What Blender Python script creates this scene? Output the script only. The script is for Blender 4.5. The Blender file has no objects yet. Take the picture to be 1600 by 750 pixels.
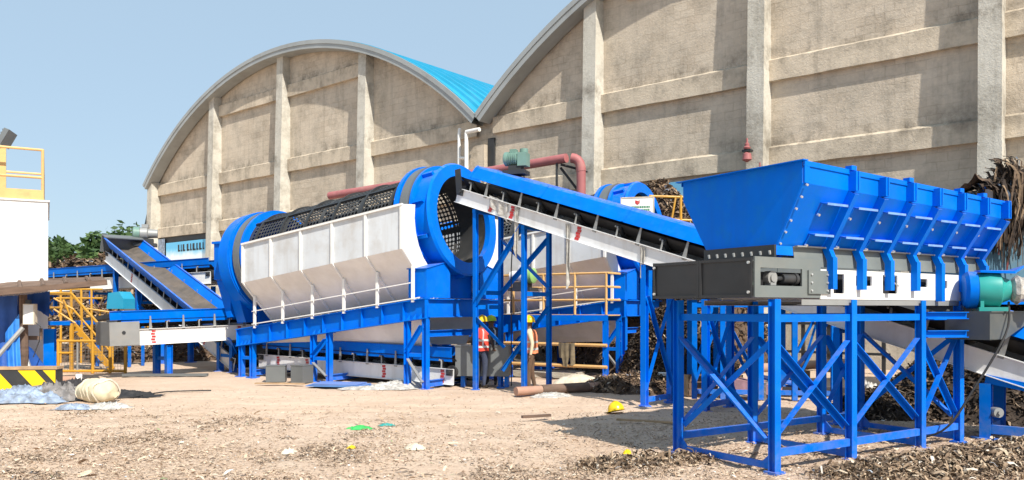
import bpy, math, random
from mathutils import Vector, Matrix, noise

random.seed(7)
SC = bpy.context.scene
COL = SC.collection

# ------------------------------------------------------------------ camera, sky, sun, exposure
F, EYE, HOR = 1250.0, 1.95, 483.0          # focal length in photo pixels, eye height, horizon row (1600 x 750 photo)
cam_d = bpy.data.cameras.new("camera")
cam_d.sensor_width = 36.0
cam_d.lens = 36.0 * F / 1600.0
cam_d.shift_y = (HOR - 375.0) / 1600.0
cam_d.clip_start, cam_d.clip_end = 0.1, 4000.0
cam = bpy.data.objects.new("camera", cam_d)
cam.location = (0, 0, EYE)
cam.rotation_euler = (math.radians(90), 0, 0)
COL.objects.link(cam)
SC.camera = cam

SUN_AZ = Vector((0.497, -0.868, 0)).normalized()
SUN_EL = math.radians(46)
to_sun = SUN_AZ * math.cos(SUN_EL) + Vector((0, 0, math.sin(SUN_EL)))
world = bpy.data.worlds.new("World")
SC.world = world
world.use_nodes = True
wn = world.node_tree.nodes
bg = wn["Background"]
sky = wn.new("ShaderNodeTexSky")
sky.sky_type = 'NISHITA'
sky.sun_disc = False
sky.sun_elevation = SUN_EL
sky.sun_rotation = math.atan2(to_sun.x, to_sun.y)
sky.air_density, sky.dust_density, sky.ozone_density = 1.0, 1.0, 1.0
sky.altitude = 100
bg.inputs[1].default_value = 0.15
# thin even haze: the clear sky is veiled by the same pale blue all round
veil = wn.new("ShaderNodeMix")
veil.data_type = 'RGBA'
veil.inputs[0].default_value = 0.85
veil.inputs[7].default_value = (1.80, 2.42, 2.98, 1)
world.node_tree.links.new(sky.outputs[0], veil.inputs[6])
world.node_tree.links.new(veil.outputs[2], bg.inputs[0])

sun_d = bpy.data.lights.new("sun", 'SUN')
sun_d.energy = 3.9
sun_d.angle = math.radians(0.55)
sun_d.color = (1.0, 0.94, 0.84)
sun = bpy.data.objects.new("sun", sun_d)
sun.rotation_euler = to_sun.to_track_quat('Z', 'Y').to_euler()
sun.location = to_sun * 80
COL.objects.link(sun)

SC.view_settings.view_transform = 'Standard'
SC.view_settings.look = 'None'
SC.view_settings.exposure = 0.76
SC.view_settings.gamma = 1.0
SC.view_settings.use_curve_mapping = False
SC.cycles.use_denoising = True
SC.cycles.max_bounces = 8
SC.cycles.diffuse_bounces = 4
SC.cycles.transparent_max_bounces = 8


# ------------------------------------------------------------------ helpers
def W(px, py, d):
    """World point seen at photo pixel (px, py) at distance d in front of the camera."""
    return Vector(((px - 800) / F * d, d, EYE + (HOR - py) / F * d))


def G(px, d, z=0.0):
    return Vector(((px - 800) / F * d, d, z))


def V(*a):
    return Vector(a)


def tag(o, label=None, cat=None, group=None, kind=None):
    if label: o["label"] = label
    if cat: o["category"] = cat
    if group: o["group"] = group
    if kind: o["kind"] = kind
    return o


def thing(name, label, cat, loc=(0, 0, 0), rz=0.0, group=None):
    o = bpy.data.objects.new(name, None)
    o.empty_display_size = 0.2
    COL.objects.link(o)
    o.location = loc
    o.rotation_euler = (0, 0, rz)
    return tag(o, label, cat, group)


def copy_tree(o, parent=None):
    c = o.copy()
    COL.objects.link(c)
    c.parent = parent
    for ch in list(o.children):
        copy_tree(ch, c)
    return c


class MB:
    """Collects faces; build() links them as one mesh object."""
    def __init__(s):
        s.v, s.f, s.m = [], [], []

    def add(s, vs, fs, mi=0):
        o = len(s.v)
        s.v += [tuple(v) for v in vs]
        s.f += [tuple(i + o for i in f) for f in fs]
        s.m += [mi] * len(fs)
        return s

    def box(s, x0, x1, y0, y1, z0, z1, mi=0):
        return s.add([(x0, y0, z0), (x1, y0, z0), (x1, y1, z0), (x0, y1, z0), (x0, y0, z1), (x1, y0, z1), (x1, y1, z1), (x0, y1, z1)],
                     [(0, 3, 2, 1), (4, 5, 6, 7), (0, 1, 5, 4), (1, 2, 6, 5), (2, 3, 7, 6), (3, 0, 4, 7)], mi)

    def bar(s, p, q, w, h, up=(0, 0, 1), off=(0, 0), mi=0):
        """Box from p to q, w wide sideways and h tall along up; off shifts (sideways, up)."""
        p, q, up = Vector(p), Vector(q), Vector(up)
        d = (q - p).normalized()
        sd = d.cross(up)
        if sd.length < 1e-5: sd = d.cross(Vector((1, 0, 0)))
        sd.normalize()
        u = sd.cross(d).normalized()
        sh = sd * off[0] + u * off[1]
        vs = []
        for c in (p, q):
            for a, b in ((-1, -1), (1, -1), (1, 1), (-1, 1)):
                vs.append(c + sh + sd * (a * w / 2) + u * (b * h / 2))
        return s.add(vs, [(0, 1, 2, 3), (7, 6, 5, 4), (0, 4, 5, 1), (1, 5, 6, 2), (2, 6, 7, 3), (3, 7, 4, 0)], mi)

    def ibeam(s, p, q, w, h, t=0.012, up=(0, 0, 1), tw=None):
        tw = tw or t
        s.bar(p, q, w, t, up, (0, h / 2 - t / 2))
        s.bar(p, q, w, t, up, (0, -h / 2 + t / 2))
        return s.bar(p, q, tw, h - 2 * t, up)

    def chan(s, p, q, w, h, t=0.012, up=(0, 0, 1), side=1):
        """C channel: web on one side, flanges pointing to `side`."""
        s.bar(p, q, t, h, up)
        s.bar(p, q, w, t, up, (side * (w / 2 + t / 2), h / 2 - t / 2))
        return s.bar(p, q, w, t, up, (side * (w / 2 + t / 2), -h / 2 + t / 2))

    def angle(s, p, q, w, t=0.01, up=(0, 0, 1), side=1):
        s.bar(p, q, t, w, up)
        return s.bar(p, q, w, t, up, (side * (w / 2 + t / 2), w / 2 - t / 2))

    def quad(s, a, b, c, d, mi=0):
        return s.add([a, b, c, d], [(0, 1, 2, 3)], mi)

    def plate(s, a, b, c, d, t=0.01):
        """Quad plate with thickness t behind the face a-b-c-d."""
        a, b, c, d = map(Vector, (a, b, c, d))
        n = (b - a).cross(d - a).normalized() * -t
        return s.add([a, b, c, d, a + n, b + n, c + n, d + n],
                     [(0, 1, 2, 3), (7, 6, 5, 4), (0, 4, 5, 1), (1, 5, 6, 2), (2, 6, 7, 3), (3, 7, 4, 0)])

    def poly(s, pts, ext):
        """Polygon pts extruded by vector ext."""
        n = len(pts)
        e = Vector(ext)
        vs = [Vector(p) for p in pts] + [Vector(p) + e for p in pts]
        fs = [tuple(range(n)), tuple(range(2 * n - 1, n - 1, -1))]
        fs += [(i, i + n, (i + 1) % n + n, (i + 1) % n) for i in range(n)]
        return s.add(vs, fs)

    def cyl(s, p, q, r0, r1=None, n=12, cap=True, mi=0):
        r1 = r0 if r1 is None else r1
        return s.tube([p, q], [r0, r1], n, cap, mi)

    def tube(s, pts, r, n=8, cap=True, mi=0):
        pts = [Vector(p) for p in pts]
        rr = r if isinstance(r, (list, tuple)) else [r] * len(pts)
        o = len(s.v)
        d0 = (pts[1] - pts[0]).normalized()
        ref = Vector((0, 0, 1)) if abs(d0.z) < 0.9 else Vector((1, 0, 0))
        for i, p in enumerate(pts):
            a = pts[max(i - 1, 0)]; b = pts[min(i + 1, len(pts) - 1)]
            d = (b - a).normalized()
            sd = d.cross(ref)
            if sd.length < 1e-4: sd = d.cross(Vector((0, 1, 0)))
            sd.normalize()
            u = sd.cross(d).normalized()
            for k in range(n):
                t = 2 * math.pi * k / n
                s.v.append(tuple(p + (sd * math.cos(t) + u * math.sin(t)) * rr[i]))
        for i in range(len(pts) - 1):
            for k in range(n):
                k2 = (k + 1) % n
                s.f.append((o + i * n + k, o + i * n + k2, o + (i + 1) * n + k2, o + (i + 1) * n + k)); s.m.append(mi)
        if cap:
            s.f.append(tuple(o + k for k in range(n - 1, -1, -1))); s.m.append(mi)
            e = o + (len(pts) - 1) * n
            s.f.append(tuple(e + k for k in range(n))); s.m.append(mi)
        return s

    def lathe(s, prof, M=None, n=32, a0=0.0, a1=2 * math.pi, mi=0):
        """Profile [(x, r)] turned round the local x axis, then moved by M."""
        M = M or Matrix.Identity(4)
        full = abs(a1 - a0) > 6.28
        m = n if full else n + 1
        o = len(s.v)
        for x, r in prof:
            for k in range(m):
                t = a0 + (a1 - a0) * k / n
                s.v.append(tuple(M @ Vector((x, r * math.cos(t), r * math.sin(t)))))
        for i in range(len(prof) - 1):
            for k in range(n):
                k2 = (k + 1) % m
                s.f.append((o + i * m + k, o + (i + 1) * m + k, o + (i + 1) * m + k2, o + i * m + k2)); s.m.append(mi)
        return s

    def grid(s, rows, mi=0):
        o = len(s.v)
        nr, nc = len(rows), len(rows[0])
        for r in rows: s.v += [tuple(p) for p in r]
        for i in range(nr - 1):
            for j in range(nc - 1):
                s.f.append((o + i * nc + j, o + i * nc + j + 1, o + (i + 1) * nc + j + 1, o + (i + 1) * nc + j)); s.m.append(mi)
        return s

    def mesh(s, name, mats, smooth=False, angle=None):
        me = bpy.data.meshes.new(name)
        me.from_pydata(s.v, [], s.f)
        for m in (mats if isinstance(mats, (list, tuple)) else [mats]): me.materials.append(m)
        if any(s.m): me.polygons.foreach_set("material_index", s.m)
        if smooth:
            me.polygons.foreach_set("use_smooth", [True] * len(s.f))
            if angle: me.set_sharp_from_angle(angle=math.radians(angle))
        me.update()
        return me

    def build(s, name, mats, parent=None, smooth=False, angle=40):
        o = bpy.data.objects.new(name, s.mesh(name, mats, smooth, angle))
        COL.objects.link(o)
        if parent: o.parent = parent
        return o


def inst(name, me, parent=None, loc=(0, 0, 0), rot=(0, 0, 0), scale=(1, 1, 1)):
    o = bpy.data.objects.new(name, me)
    COL.objects.link(o)
    o.location, o.rotation_euler, o.scale = loc, rot, scale
    if parent: o.parent = parent
    return o


# ------------------------------------------------------------------ materials
MATS = {}


def pmat(name, col, rough=0.5, metal=0.0, var=0.12, vscale=2.5, dirt=None, damt=0.5, dscale=1.5, dlow=0.52, dhigh=0.7,
         bump=0.0, bscale=30.0, stretch=None, spec=0.5, streak=None, coat=0.0, topdust=0.0, splash=0.0):
    m = bpy.data.materials.new(name)
    m.use_nodes = True
    nt = m.node_tree
    N, L = nt.nodes, nt.links
    b = N["Principled BSDF"]
    geo = N.new("ShaderNodeNewGeometry")
    mp = N.new("ShaderNodeMapping")
    L.new(geo.outputs["Position"], mp.inputs[0])
    if stretch: mp.inputs["Scale"].default_value = stretch
    n1 = N.new("ShaderNodeTexNoise")
    n1.inputs["Scale"].default_value = vscale
    n1.inputs["Detail"].default_value = 6
    L.new(mp.outputs[0], n1.inputs["Vector"])
    mix = N.new("ShaderNodeMix"); mix.data_type = 'RGBA'
    c = Vector(col)
    mr = N.new("ShaderNodeMapRange")
    mr.inputs[1].default_value, mr.inputs[2].default_value = 0.3, 0.7
    L.new(n1.outputs[0], mr.inputs[0])
    L.new(mr.outputs[0], mix.inputs[0])
    mix.inputs[6].default_value = (*(c * (1 - var)), 1)
    mix.inputs[7].default_value = (*(c * (1 + var)), 1)
    out = mix.outputs[2]
    rough_out = None
    if dirt:
        n2 = N.new("ShaderNodeTexNoise")
        n2.inputs["Scale"].default_value = dscale
        n2.inputs["Detail"].default_value = 8
        n2.inputs["Roughness"].default_value = 0.65
        L.new(mp.outputs[0], n2.inputs["Vector"])
        r2 = N.new("ShaderNodeMapRange")
        r2.inputs[1].default_value, r2.inputs[2].default_value = dlow, dhigh
        r2.inputs[4].default_value = damt
        L.new(n2.outputs[0], r2.inputs[0])
        m2 = N.new("ShaderNodeMix"); m2.data_type = 'RGBA'
        L.new(r2.outputs[0], m2.inputs[0])
        L.new(out, m2.inputs[6])
        m2.inputs[7].default_value = (*dirt, 1)
        out = m2.outputs[2]
        r3 = N.new("ShaderNodeMapRange")
        r3.inputs[3].default_value, r3.inputs[4].default_value = rough, min(1, rough + 0.4)
        L.new(r2.outputs[0], r3.inputs[0])
        rough_out = r3.outputs[0]
    if streak:
        # rain streaks: a mask stretched along z
        sc, amt, scol = streak
        mp2 = N.new("ShaderNodeMapping")
        mp2.inputs["Scale"].default_value = (sc, sc, sc * 0.12)
        L.new(geo.outputs["Position"], mp2.inputs[0])
        n3 = N.new("ShaderNodeTexNoise")
        n3.inputs["Scale"].default_value = 1.0
        n3.inputs["Detail"].default_value = 5
        L.new(mp2.outputs[0], n3.inputs["Vector"])
        r4 = N.new("ShaderNodeMapRange")
        r4.inputs[1].default_value, r4.inputs[2].default_value, r4.inputs[4].default_value = 0.5, 0.75, amt
        L.new(n3.outputs[0], r4.inputs[0])
        m3 = N.new("ShaderNodeMix"); m3.data_type = 'RGBA'
        L.new(r4.outputs[0], m3.inputs[0]); L.new(out, m3.inputs[6])
        m3.inputs[7].default_value = (*scol, 1)
        out = m3.outputs[2]
    sp = None
    for kind, amt in (("top", topdust), ("foot", splash)):
        if not amt: continue
        # settled dust on upward faces; soil splashed on the lowest half metre
        sp = sp or N.new("ShaderNodeSeparateXYZ")
        sx = N.new("ShaderNodeSeparateXYZ")
        L.new(geo.outputs["Normal" if kind == "top" else "Position"], sx.inputs[0])
        ra = N.new("ShaderNodeMapRange")
        ra.inputs[1].default_value, ra.inputs[2].default_value = (0.55, 0.95) if kind == "top" else (0.55, 0.0)
        L.new(sx.outputs[2], ra.inputs[0])
        n5 = N.new("ShaderNodeTexNoise")
        n5.inputs["Scale"].default_value = 7.0
        n5.inputs["Detail"].default_value = 7
        n5.inputs["Roughness"].default_value = 0.7
        L.new(geo.outputs["Position"], n5.inputs["Vector"])
        rb = N.new("ShaderNodeMapRange")
        rb.inputs[1].default_value, rb.inputs[2].default_value, rb.inputs[4].default_value = 0.38, 0.62, amt
        L.new(n5.outputs[0], rb.inputs[0])
        mu = N.new("ShaderNodeMath"); mu.operation = 'MULTIPLY'
        L.new(ra.outputs[0], mu.inputs[0]); L.new(rb.outputs[0], mu.inputs[1])
        m5 = N.new("ShaderNodeMix"); m5.data_type = 'RGBA'
        L.new(mu.outputs[0], m5.inputs[0]); L.new(out, m5.inputs[6])
        m5.inputs[7].default_value = (0.40, 0.30, 0.215, 1)
        out = m5.outputs[2]
    L.new(out, b.inputs["Base Color"])
    b.inputs["Roughness"].default_value = rough
    if rough_out: L.new(rough_out, b.inputs["Roughness"])
    b.inputs["Metallic"].default_value = metal
    b.inputs["Specular IOR Level"].default_value = spec
    if "blue_paint" in name: b.inputs["Specular Tint"].default_value = (0.15, 0.5, 1.0, 1)
    if coat: b.inputs["Coat Weight"].default_value = coat
    if bump:
        n4 = N.new("ShaderNodeTexNoise")
        n4.inputs["Scale"].default_value = bscale
        n4.inputs["Detail"].default_value = 5
        L.new(geo.outputs["Position"], n4.inputs["Vector"])
        bp = N.new("ShaderNodeBump")
        bp.inputs["Strength"].default_value = 1.0
        bp.inputs["Distance"].default_value = bump
        L.new(n4.outputs[0], bp.inputs["Height"])
        L.new(bp.outputs[0], b.inputs["Normal"])
    MATS[name] = m
    return m


def rampmat(name, cols, rough=0.9, noise_scale=None, noise_amt=0.25, transl=0.0):
    """Each loose piece of the mesh takes its own colour from the list."""
    m = bpy.data.materials.new(name)
    m.use_nodes = True
    N, L = m.node_tree.nodes, m.node_tree.links
    b = N["Principled BSDF"]
    geo = N.new("ShaderNodeNewGeometry")
    cr = N.new("ShaderNodeValToRGB")
    cr.color_ramp.interpolation = 'CONSTANT'
    el = cr.color_ramp.elements
    tot = sum(w for w, _ in cols)
    acc = 0
    for i, (w, c) in enumerate(cols):
        e = el[i] if i < 2 else el.new(acc / tot)
        e.position = acc / tot
        e.color = (*c, 1)
        acc += w
    L.new(geo.outputs["Random Per Island"], cr.inputs[0])
    out = cr.outputs[0]
    if noise_scale:
        n = N.new("ShaderNodeTexNoise"); n.inputs["Scale"].default_value = noise_scale
        L.new(geo.outputs["Position"], n.inputs["Vector"])
        mr = N.new("ShaderNodeMapRange")
        mr.inputs[1].default_value, mr.inputs[2].default_value = 0.3, 0.7
        mr.inputs[3].default_value, mr.inputs[4].default_value = 1 - noise_amt, 1 + noise_amt
        L.new(n.outputs[0], mr.inputs[0])
        mx = N.new("ShaderNodeMix"); mx.data_type = 'RGBA'; mx.blend_type = 'MULTIPLY'
        mx.inputs[0].default_value = 1
        L.new(out, mx.inputs[6]); L.new(mr.outputs[0], mx.inputs[7])
        out = mx.outputs[2]
    L.new(out, b.inputs["Base Color"])
    b.inputs["Roughness"].default_value = rough
    b.inputs["Specular IOR Level"].default_value = 0.25
    if transl:
        tr = N.new("ShaderNodeBsdfTranslucent")
        L.new(out, tr.inputs[0])
        ms = N.new("ShaderNodeMixShader"); ms.inputs[0].default_value = transl
        L.new(b.outputs[0], ms.inputs[1]); L.new(tr.outputs[0], ms.inputs[2])
        L.new(ms.outputs[0], N["Material Output"].inputs[0])
    return m


DUST = (0.33, 0.25, 0.18)
BLUE = pmat("blue_paint", (0.0, 0.150, 0.72), 0.4, spec=0.22, var=0.14, vscale=0.9, dirt=(0.012, 0.20, 0.55), damt=0.45, dscale=4.5, dlow=0.5, dhigh=0.72, bump=0.004, bscale=2.2, streak=(7, 0.22, (0.02, 0.10, 0.42)), topdust=0.35, splash=0.22)
BLUE2 = pmat("blue_paint_dusty", (0.0, 0.14, 0.62), 0.5, spec=0.22, var=0.12, vscale=1.6, dirt=(0.03, 0.17, 0.44), damt=0.45, dscale=4.0, dlow=0.46, bump=0.001, bscale=9, topdust=0.4, splash=0.28)
WHITE = pmat("white_paint", (0.74, 0.75, 0.76), 0.42, var=0.05, dirt=(0.40, 0.35, 0.29), damt=0.45, dscale=1.3, dlow=0.5, dhigh=0.8, streak=(6, 0.25, (0.42, 0.38, 0.33)))
WHITE2 = pmat("bright_white_paint", (0.80, 0.79, 0.76), 0.5, var=0.03, dirt=(0.5, 0.44, 0.36), damt=0.25, dscale=2.0)
BARE = pmat("dusty_galvanised_panel", (0.82, 0.79, 0.74), 0.5, metal=0.0, var=0.10, vscale=1.2, dirt=(0.60, 0.55, 0.48), damt=0.5, dscale=1.4, dlow=0.42, bump=0.01, bscale=1.6)
BLACK = pmat("black_rubber", (0.018, 0.018, 0.020), 0.7, var=0.2, dirt=(0.10, 0.085, 0.07), damt=0.35, dscale=3)
BELT = pmat("dusty_belt", (0.10, 0.085, 0.072), 0.85, var=0.2, vscale=3, dirt=(0.20, 0.155, 0.12), damt=0.6, dscale=2.5, dlow=0.42)
STEEL = pmat("grey_steel", (0.15, 0.16, 0.162), 0.5, metal=0.15, var=0.08, dirt=(0.2, 0.18, 0.16), damt=0.15, dhigh=0.9)
LSTEEL = pmat("light_grey_steel", (0.29, 0.295, 0.29), 0.5, metal=0.2, var=0.08, dirt=(0.34, 0.30, 0.26), damt=0.3)
DSTEEL = pmat("dark_steel", (0.032, 0.034, 0.037), 0.5, metal=0.1, var=0.15, dirt=(0.10, 0.09, 0.08), damt=0.25, dscale=2)
SCREEN = pmat("screen_plate", (0.05, 0.05, 0.05), 0.55, metal=0.2, var=0.2, dirt=(0.2, 0.18, 0.16), damt=0.5, dscale=2)
BOLT = pmat("zinc_bolts", (0.72, 0.72, 0.70), 0.3, metal=0.6, var=0.05)
YELLOW = pmat("yellow_paint", (0.56, 0.29, 0.03), 0.45, var=0.12, dirt=(0.45, 0.28, 0.12), damt=0.5, dscale=2.2)
OCHRE = pmat("sunbleached_yellow", (0.70, 0.42, 0.16), 0.55, var=0.12, dirt=(0.36, 0.22, 0.12), damt=0.5, dscale=2.5)
RED = pmat("red_oxide", (0.50, 0.025, 0.03), 0.6, var=0.15, dirt=(0.5, 0.35, 0.3), damt=0.5, dscale=8)
ROOFB = pmat("blue_roof_sheet", (0.02, 0.30, 0.47), 0.38, var=0.08, vscale=0.5, dirt=(0.10, 0.35, 0.55), damt=0.4, dscale=0.6)
ROOFG = pmat("grey_roof_trim", (0.33, 0.35, 0.35), 0.5, var=0.08, vscale=0.6, dirt=(0.24, 0.24, 0.23), damt=0.5, dscale=0.8)
PINK = pmat("faded_red_pipe", (0.36, 0.12, 0.12), 0.6, var=0.12, vscale=2, dirt=(0.42, 0.25, 0.21), damt=0.5)
PIPEC = pmat("salmon_pipe", (0.42, 0.24, 0.17), 0.65, var=0.15, vscale=2, dirt=(0.33, 0.25, 0.18), damt=0.7, dlow=0.45)
WOOD = pmat("weathered_wood", (0.14, 0.09, 0.065), 0.85, var=0.3, vscale=3, stretch=(1, 1, 4), dirt=(0.10, 0.07, 0.05), damt=0.6)
PLANK = pmat("pale_wood", (0.42, 0.28, 0.16), 0.8, var=0.2, vscale=4, dirt=(0.25, 0.17, 0.10), damt=0.6)
TARP = pmat("blue_tarp", (0.015, 0.085, 0.36), 0.5, var=0.3, vscale=2.0, bump=0.01, bscale=6)
PALE_T = pmat("pale_blue_sheet", (0.25, 0.31, 0.41), 0.6, var=0.45, vscale=7, dirt=(0.16, 0.14, 0.12), damt=0.6, dscale=4, bump=0.03, bscale=9)
GREY_T = pmat("grey_cloth", (0.22, 0.205, 0.20), 0.85, var=0.45, vscale=7, dirt=(0.12, 0.10, 0.085), damt=0.6, dscale=4, bump=0.03, bscale=9)
CREAM = pmat("cream_hose_cloth", (0.62, 0.55, 0.38), 0.85, var=0.15, vscale=6, dirt=(0.36, 0.31, 0.15), damt=0.5)
SACK = pmat("pale_sack", (0.60, 0.53, 0.42), 0.85, var=0.15, vscale=5, dirt=(0.40, 0.30, 0.2), damt=0.6, bump=0.008, bscale=20)
PLAST = pmat("dirty_plastic_film", (0.46, 0.44, 0.41), 0.4, var=0.4, vscale=9, dirt=(0.28, 0.24, 0.19), damt=0.7, dscale=5, bump=0.025, bscale=14)
GREENP = pmat("green_plastic", (0.05, 0.42, 0.10), 0.5, var=0.2)
HATY = pmat("yellow_helmet", (0.85, 0.55, 0.01), 0.3, var=0.05)
HATG = pmat("green_helmet", (0.40, 0.55, 0.02), 0.3, var=0.05)
TEAL = pmat("teal_gearbox", (0.02, 0.30, 0.27), 0.4, var=0.1, dirt=(0.12, 0.28, 0.26), damt=0.4)
MOTG = pmat("grey_green_motor", (0.15, 0.26, 0.22), 0.45, var=0.1, dirt=(0.25, 0.26, 0.22), damt=0.4)
LIME = pmat("light_green_fan_cover", (0.28, 0.50, 0.16), 0.45, var=0.1)
SKIN = pmat("skin", (0.16, 0.085, 0.055), 0.55, var=0.08)
HAIR = pmat("hair", (0.02, 0.016, 0.014), 0.7)
VESTR = pmat("red_vest", (0.62, 0.06, 0.035), 0.7, var=0.12, vscale=8)
VESTO = pmat("orange_vest", (0.80, 0.26, 0.12), 0.7, var=0.12, vscale=8)
REFL = pmat("reflective_tape", (0.62, 0.62, 0.60), 0.35, var=0.05)
CLODARK = pmat("dark_work_cloth", (0.035, 0.032, 0.035), 0.9, var=0.3, vscale=6)
CLOBLUE = pmat("dark_blue_cloth", (0.04, 0.05, 0.085), 0.9, var=0.25, vscale=6)
CLOCREAM = pmat("cream_shirt", (0.60, 0.52, 0.36), 0.9, var=0.12, vscale=6)
CLOBROWN = pmat("brown_trousers", (0.13, 0.075, 0.045), 0.9, var=0.2, vscale=6)
SHOE = pmat("dark_shoe", (0.03, 0.025, 0.02), 0.6)
GLASS = pmat("lamp_glass", (0.55, 0.62, 0.62), 0.15, var=0.1)
PANELW = pmat("pale_grey_panel", (0.60, 0.63, 0.66), 0.4, var=0.06, vscale=1.1, dirt=(0.40, 0.36, 0.31), damt=0.55, dscale=1.8, dlow=0.47, dhigh=0.75, streak=(5, 0.4, (0.42, 0.39, 0.36)), bump=0.012, bscale=1.6)
GPAINT = pmat("grey_green_paint", (0.16, 0.18, 0.175), 0.5, var=0.1, dirt=(0.25, 0.23, 0.2), damt=0.3)
BRK = pmat("dark_bracket_paint", (0.075, 0.085, 0.085), 0.5, var=0.12, dirt=(0.2, 0.18, 0.15), damt=0.3)
EDGE = pmat("sunlit_blue_edges", (0.16, 0.30, 0.62), 0.4, var=0.2, vscale=8)  # lighter blue paints in the sunlight caught by the stiffener edges

# ------------------------------------------------------------------ ground
def seg_d(x, y, ax, ay, bx, by):
    dx, dy = bx - ax, by - ay
    t = max(0, min(1, ((x - ax) * dx + (y - ay) * dy) / (dx * dx + dy * dy)))
    return math.hypot(x - ax - t * dx, y - ay - t * dy), t


def ridge(x, y):
    """Berm of dumped shreds in front of the hopper's legs."""
    d, t = seg_d(x, y, 4.2, 9.25, 9.5, 11.15)
    a = math.exp(-(d / 0.50) ** 2) * min(1, 0.35 + 0.9 * t)
    d2, t2 = seg_d(x, y, 1.1, 9.9, 2.3, 10.35)
    return 0.33 * a + 0.05 * math.exp(-(d2 / 0.35) ** 2)


def ground_z(x, y):
    if y > 60 or y < -5 or abs(x) > 60: return 0.0
    n = noise.noise(Vector((x * 0.35, y * 0.35, 1.7))) * 0.035 + noise.noise(Vector((x * 1.7, y * 1.7, 5.1))) * 0.022
    n += noise.noise(Vector((x * 5.0, y * 5.0, 9.1))) * 0.016 + noise.noise(Vector((x * 11.0, y * 11.0, 2.1))) * 0.008
    for off, sl in ((15.3, 0.10), (16.6, 0.10), (18.2, 0.03), (13.4, -0.06)):      # wheel ruts
        e = (y - off - sl * x - 0.5 * math.sin(x * 0.35 + off)) / 0.13
        if abs(e) < 3: n -= 0.030 * math.exp(-e * e) - 0.012 * math.exp(-(abs(e) - 1.5) ** 2 * 3)
    fade = max(0.0, min(1.0, (34 - y) / 10))
    return n * fade - 0.012 + ridge(x, y)


def ground_material():
    m = bpy.data.materials.new("sandy_ground")
    m.use_nodes = True
    N, L = m.node_tree.nodes, m.node_tree.links
    b = N["Principled BSDF"]
    geo = N.new("ShaderNodeNewGeometry")

    def nz(scale, detail=6, rough=0.6, stretch=None):
        n = N.new("ShaderNodeTexNoise")
        n.inputs["Scale"].default_value = scale
        n.inputs["Detail"].default_value = detail
        n.inputs["Roughness"].default_value = rough
        if stretch:
            mp = N.new("ShaderNodeMapping")
            mp.inputs["Scale"].default_value = stretch
            mp.inputs["Rotation"].default_value = (0, 0, 0.25)
            L.new(geo.outputs["Position"], mp.inputs[0]); L.new(mp.outputs[0], n.inputs["Vector"])
        else:
            L.new(geo.outputs["Position"], n.inputs["Vector"])
        return n.outputs[0]

    def mr(x, a, c, lo=0.0, hi=1.0):
        r = N.new("ShaderNodeMapRange")
        r.inputs[1].default_value, r.inputs[2].default_value, r.inputs[3].default_value, r.inputs[4].default_value = a, c, lo, hi
        L.new(x, r.inputs[0])
        return r.outputs[0]

    def mix(f, a, c):
        x = N.new("ShaderNodeMix"); x.data_type = 'RGBA'
        L.new(f, x.inputs[0])
        for i, v in ((6, a), (7, c)):
            if isinstance(v, tuple): x.inputs[i].default_value = (*v, 1)
            else: L.new(v, x.inputs[i])
        return x.outputs[2]
    c = mix(mr(nz(0.25), 0.35, 0.65), (0.61, 0.465, 0.355), (0.53, 0.39, 0.285))
    c = mix(mr(nz(1.3, 8, 0.7), 0.45, 0.7, 0, 0.6), c, (0.66, 0.53, 0.415))
    c = mix(mr(nz(5.0, 8, 0.75), 0.56, 0.70, 0, 0.4), c, (0.36, 0.24, 0.16))
    c = mix(mr(nz(0.9, 4, 0.6, (0.35, 2.2, 1)), 0.58, 0.70, 0, 0.35), c, (0.33, 0.215, 0.14))
    c = mix(mr(nz(24.0, 4, 0.7), 0.60, 0.70, 0, 0.4), c, (0.28, 0.195, 0.135))
    c = mix(mr(nz(31.0, 3, 0.7), 0.64, 0.70, 0, 0.6), c, (0.66, 0.58, 0.47))
    L.new(c, b.inputs["Base Color"])
    b.inputs["Roughness"].default_value = 0.95
    b.inputs["Specular IOR Level"].default_value = 0.15
    bp = N.new("ShaderNodeBump")
    bp.inputs["Distance"].default_value = 0.05
    bp.inputs["Strength"].default_value = 0.8
    L.new(nz(9.0, 10, 0.75), bp.inputs["Height"])
    L.new(bp.outputs[0], b.inputs["Normal"])
    return m


def axis_steps(lo, hi, step, far_lo, far_hi):
    xs = []
    x = lo
    while x < hi: xs.append(x); x += step
    xs.append(hi)
    s, x = step, lo
    left = []
    while x > far_lo:
        s *= 1.6; x -= s; left.append(max(x, far_lo))
    s, x = step, hi
    right = []
    while x < far_hi:
        s *= 1.6; x += s; right.append(min(x, far_hi))
    return left[::-1] + xs + right


xs = axis_steps(-15, 11, 0.13, -1500, 1500)
ys = axis_steps(6.5, 27, 0.13, -300, 3000)
g = MB()
g.grid([[(x, y, ground_z(x, y)) for x in xs] for y in ys])
tag(g.build("ground", ground_material(), smooth=True, angle=None), "bare sandy yard ground strewn with shredded litter", None, None, "structure")


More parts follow.
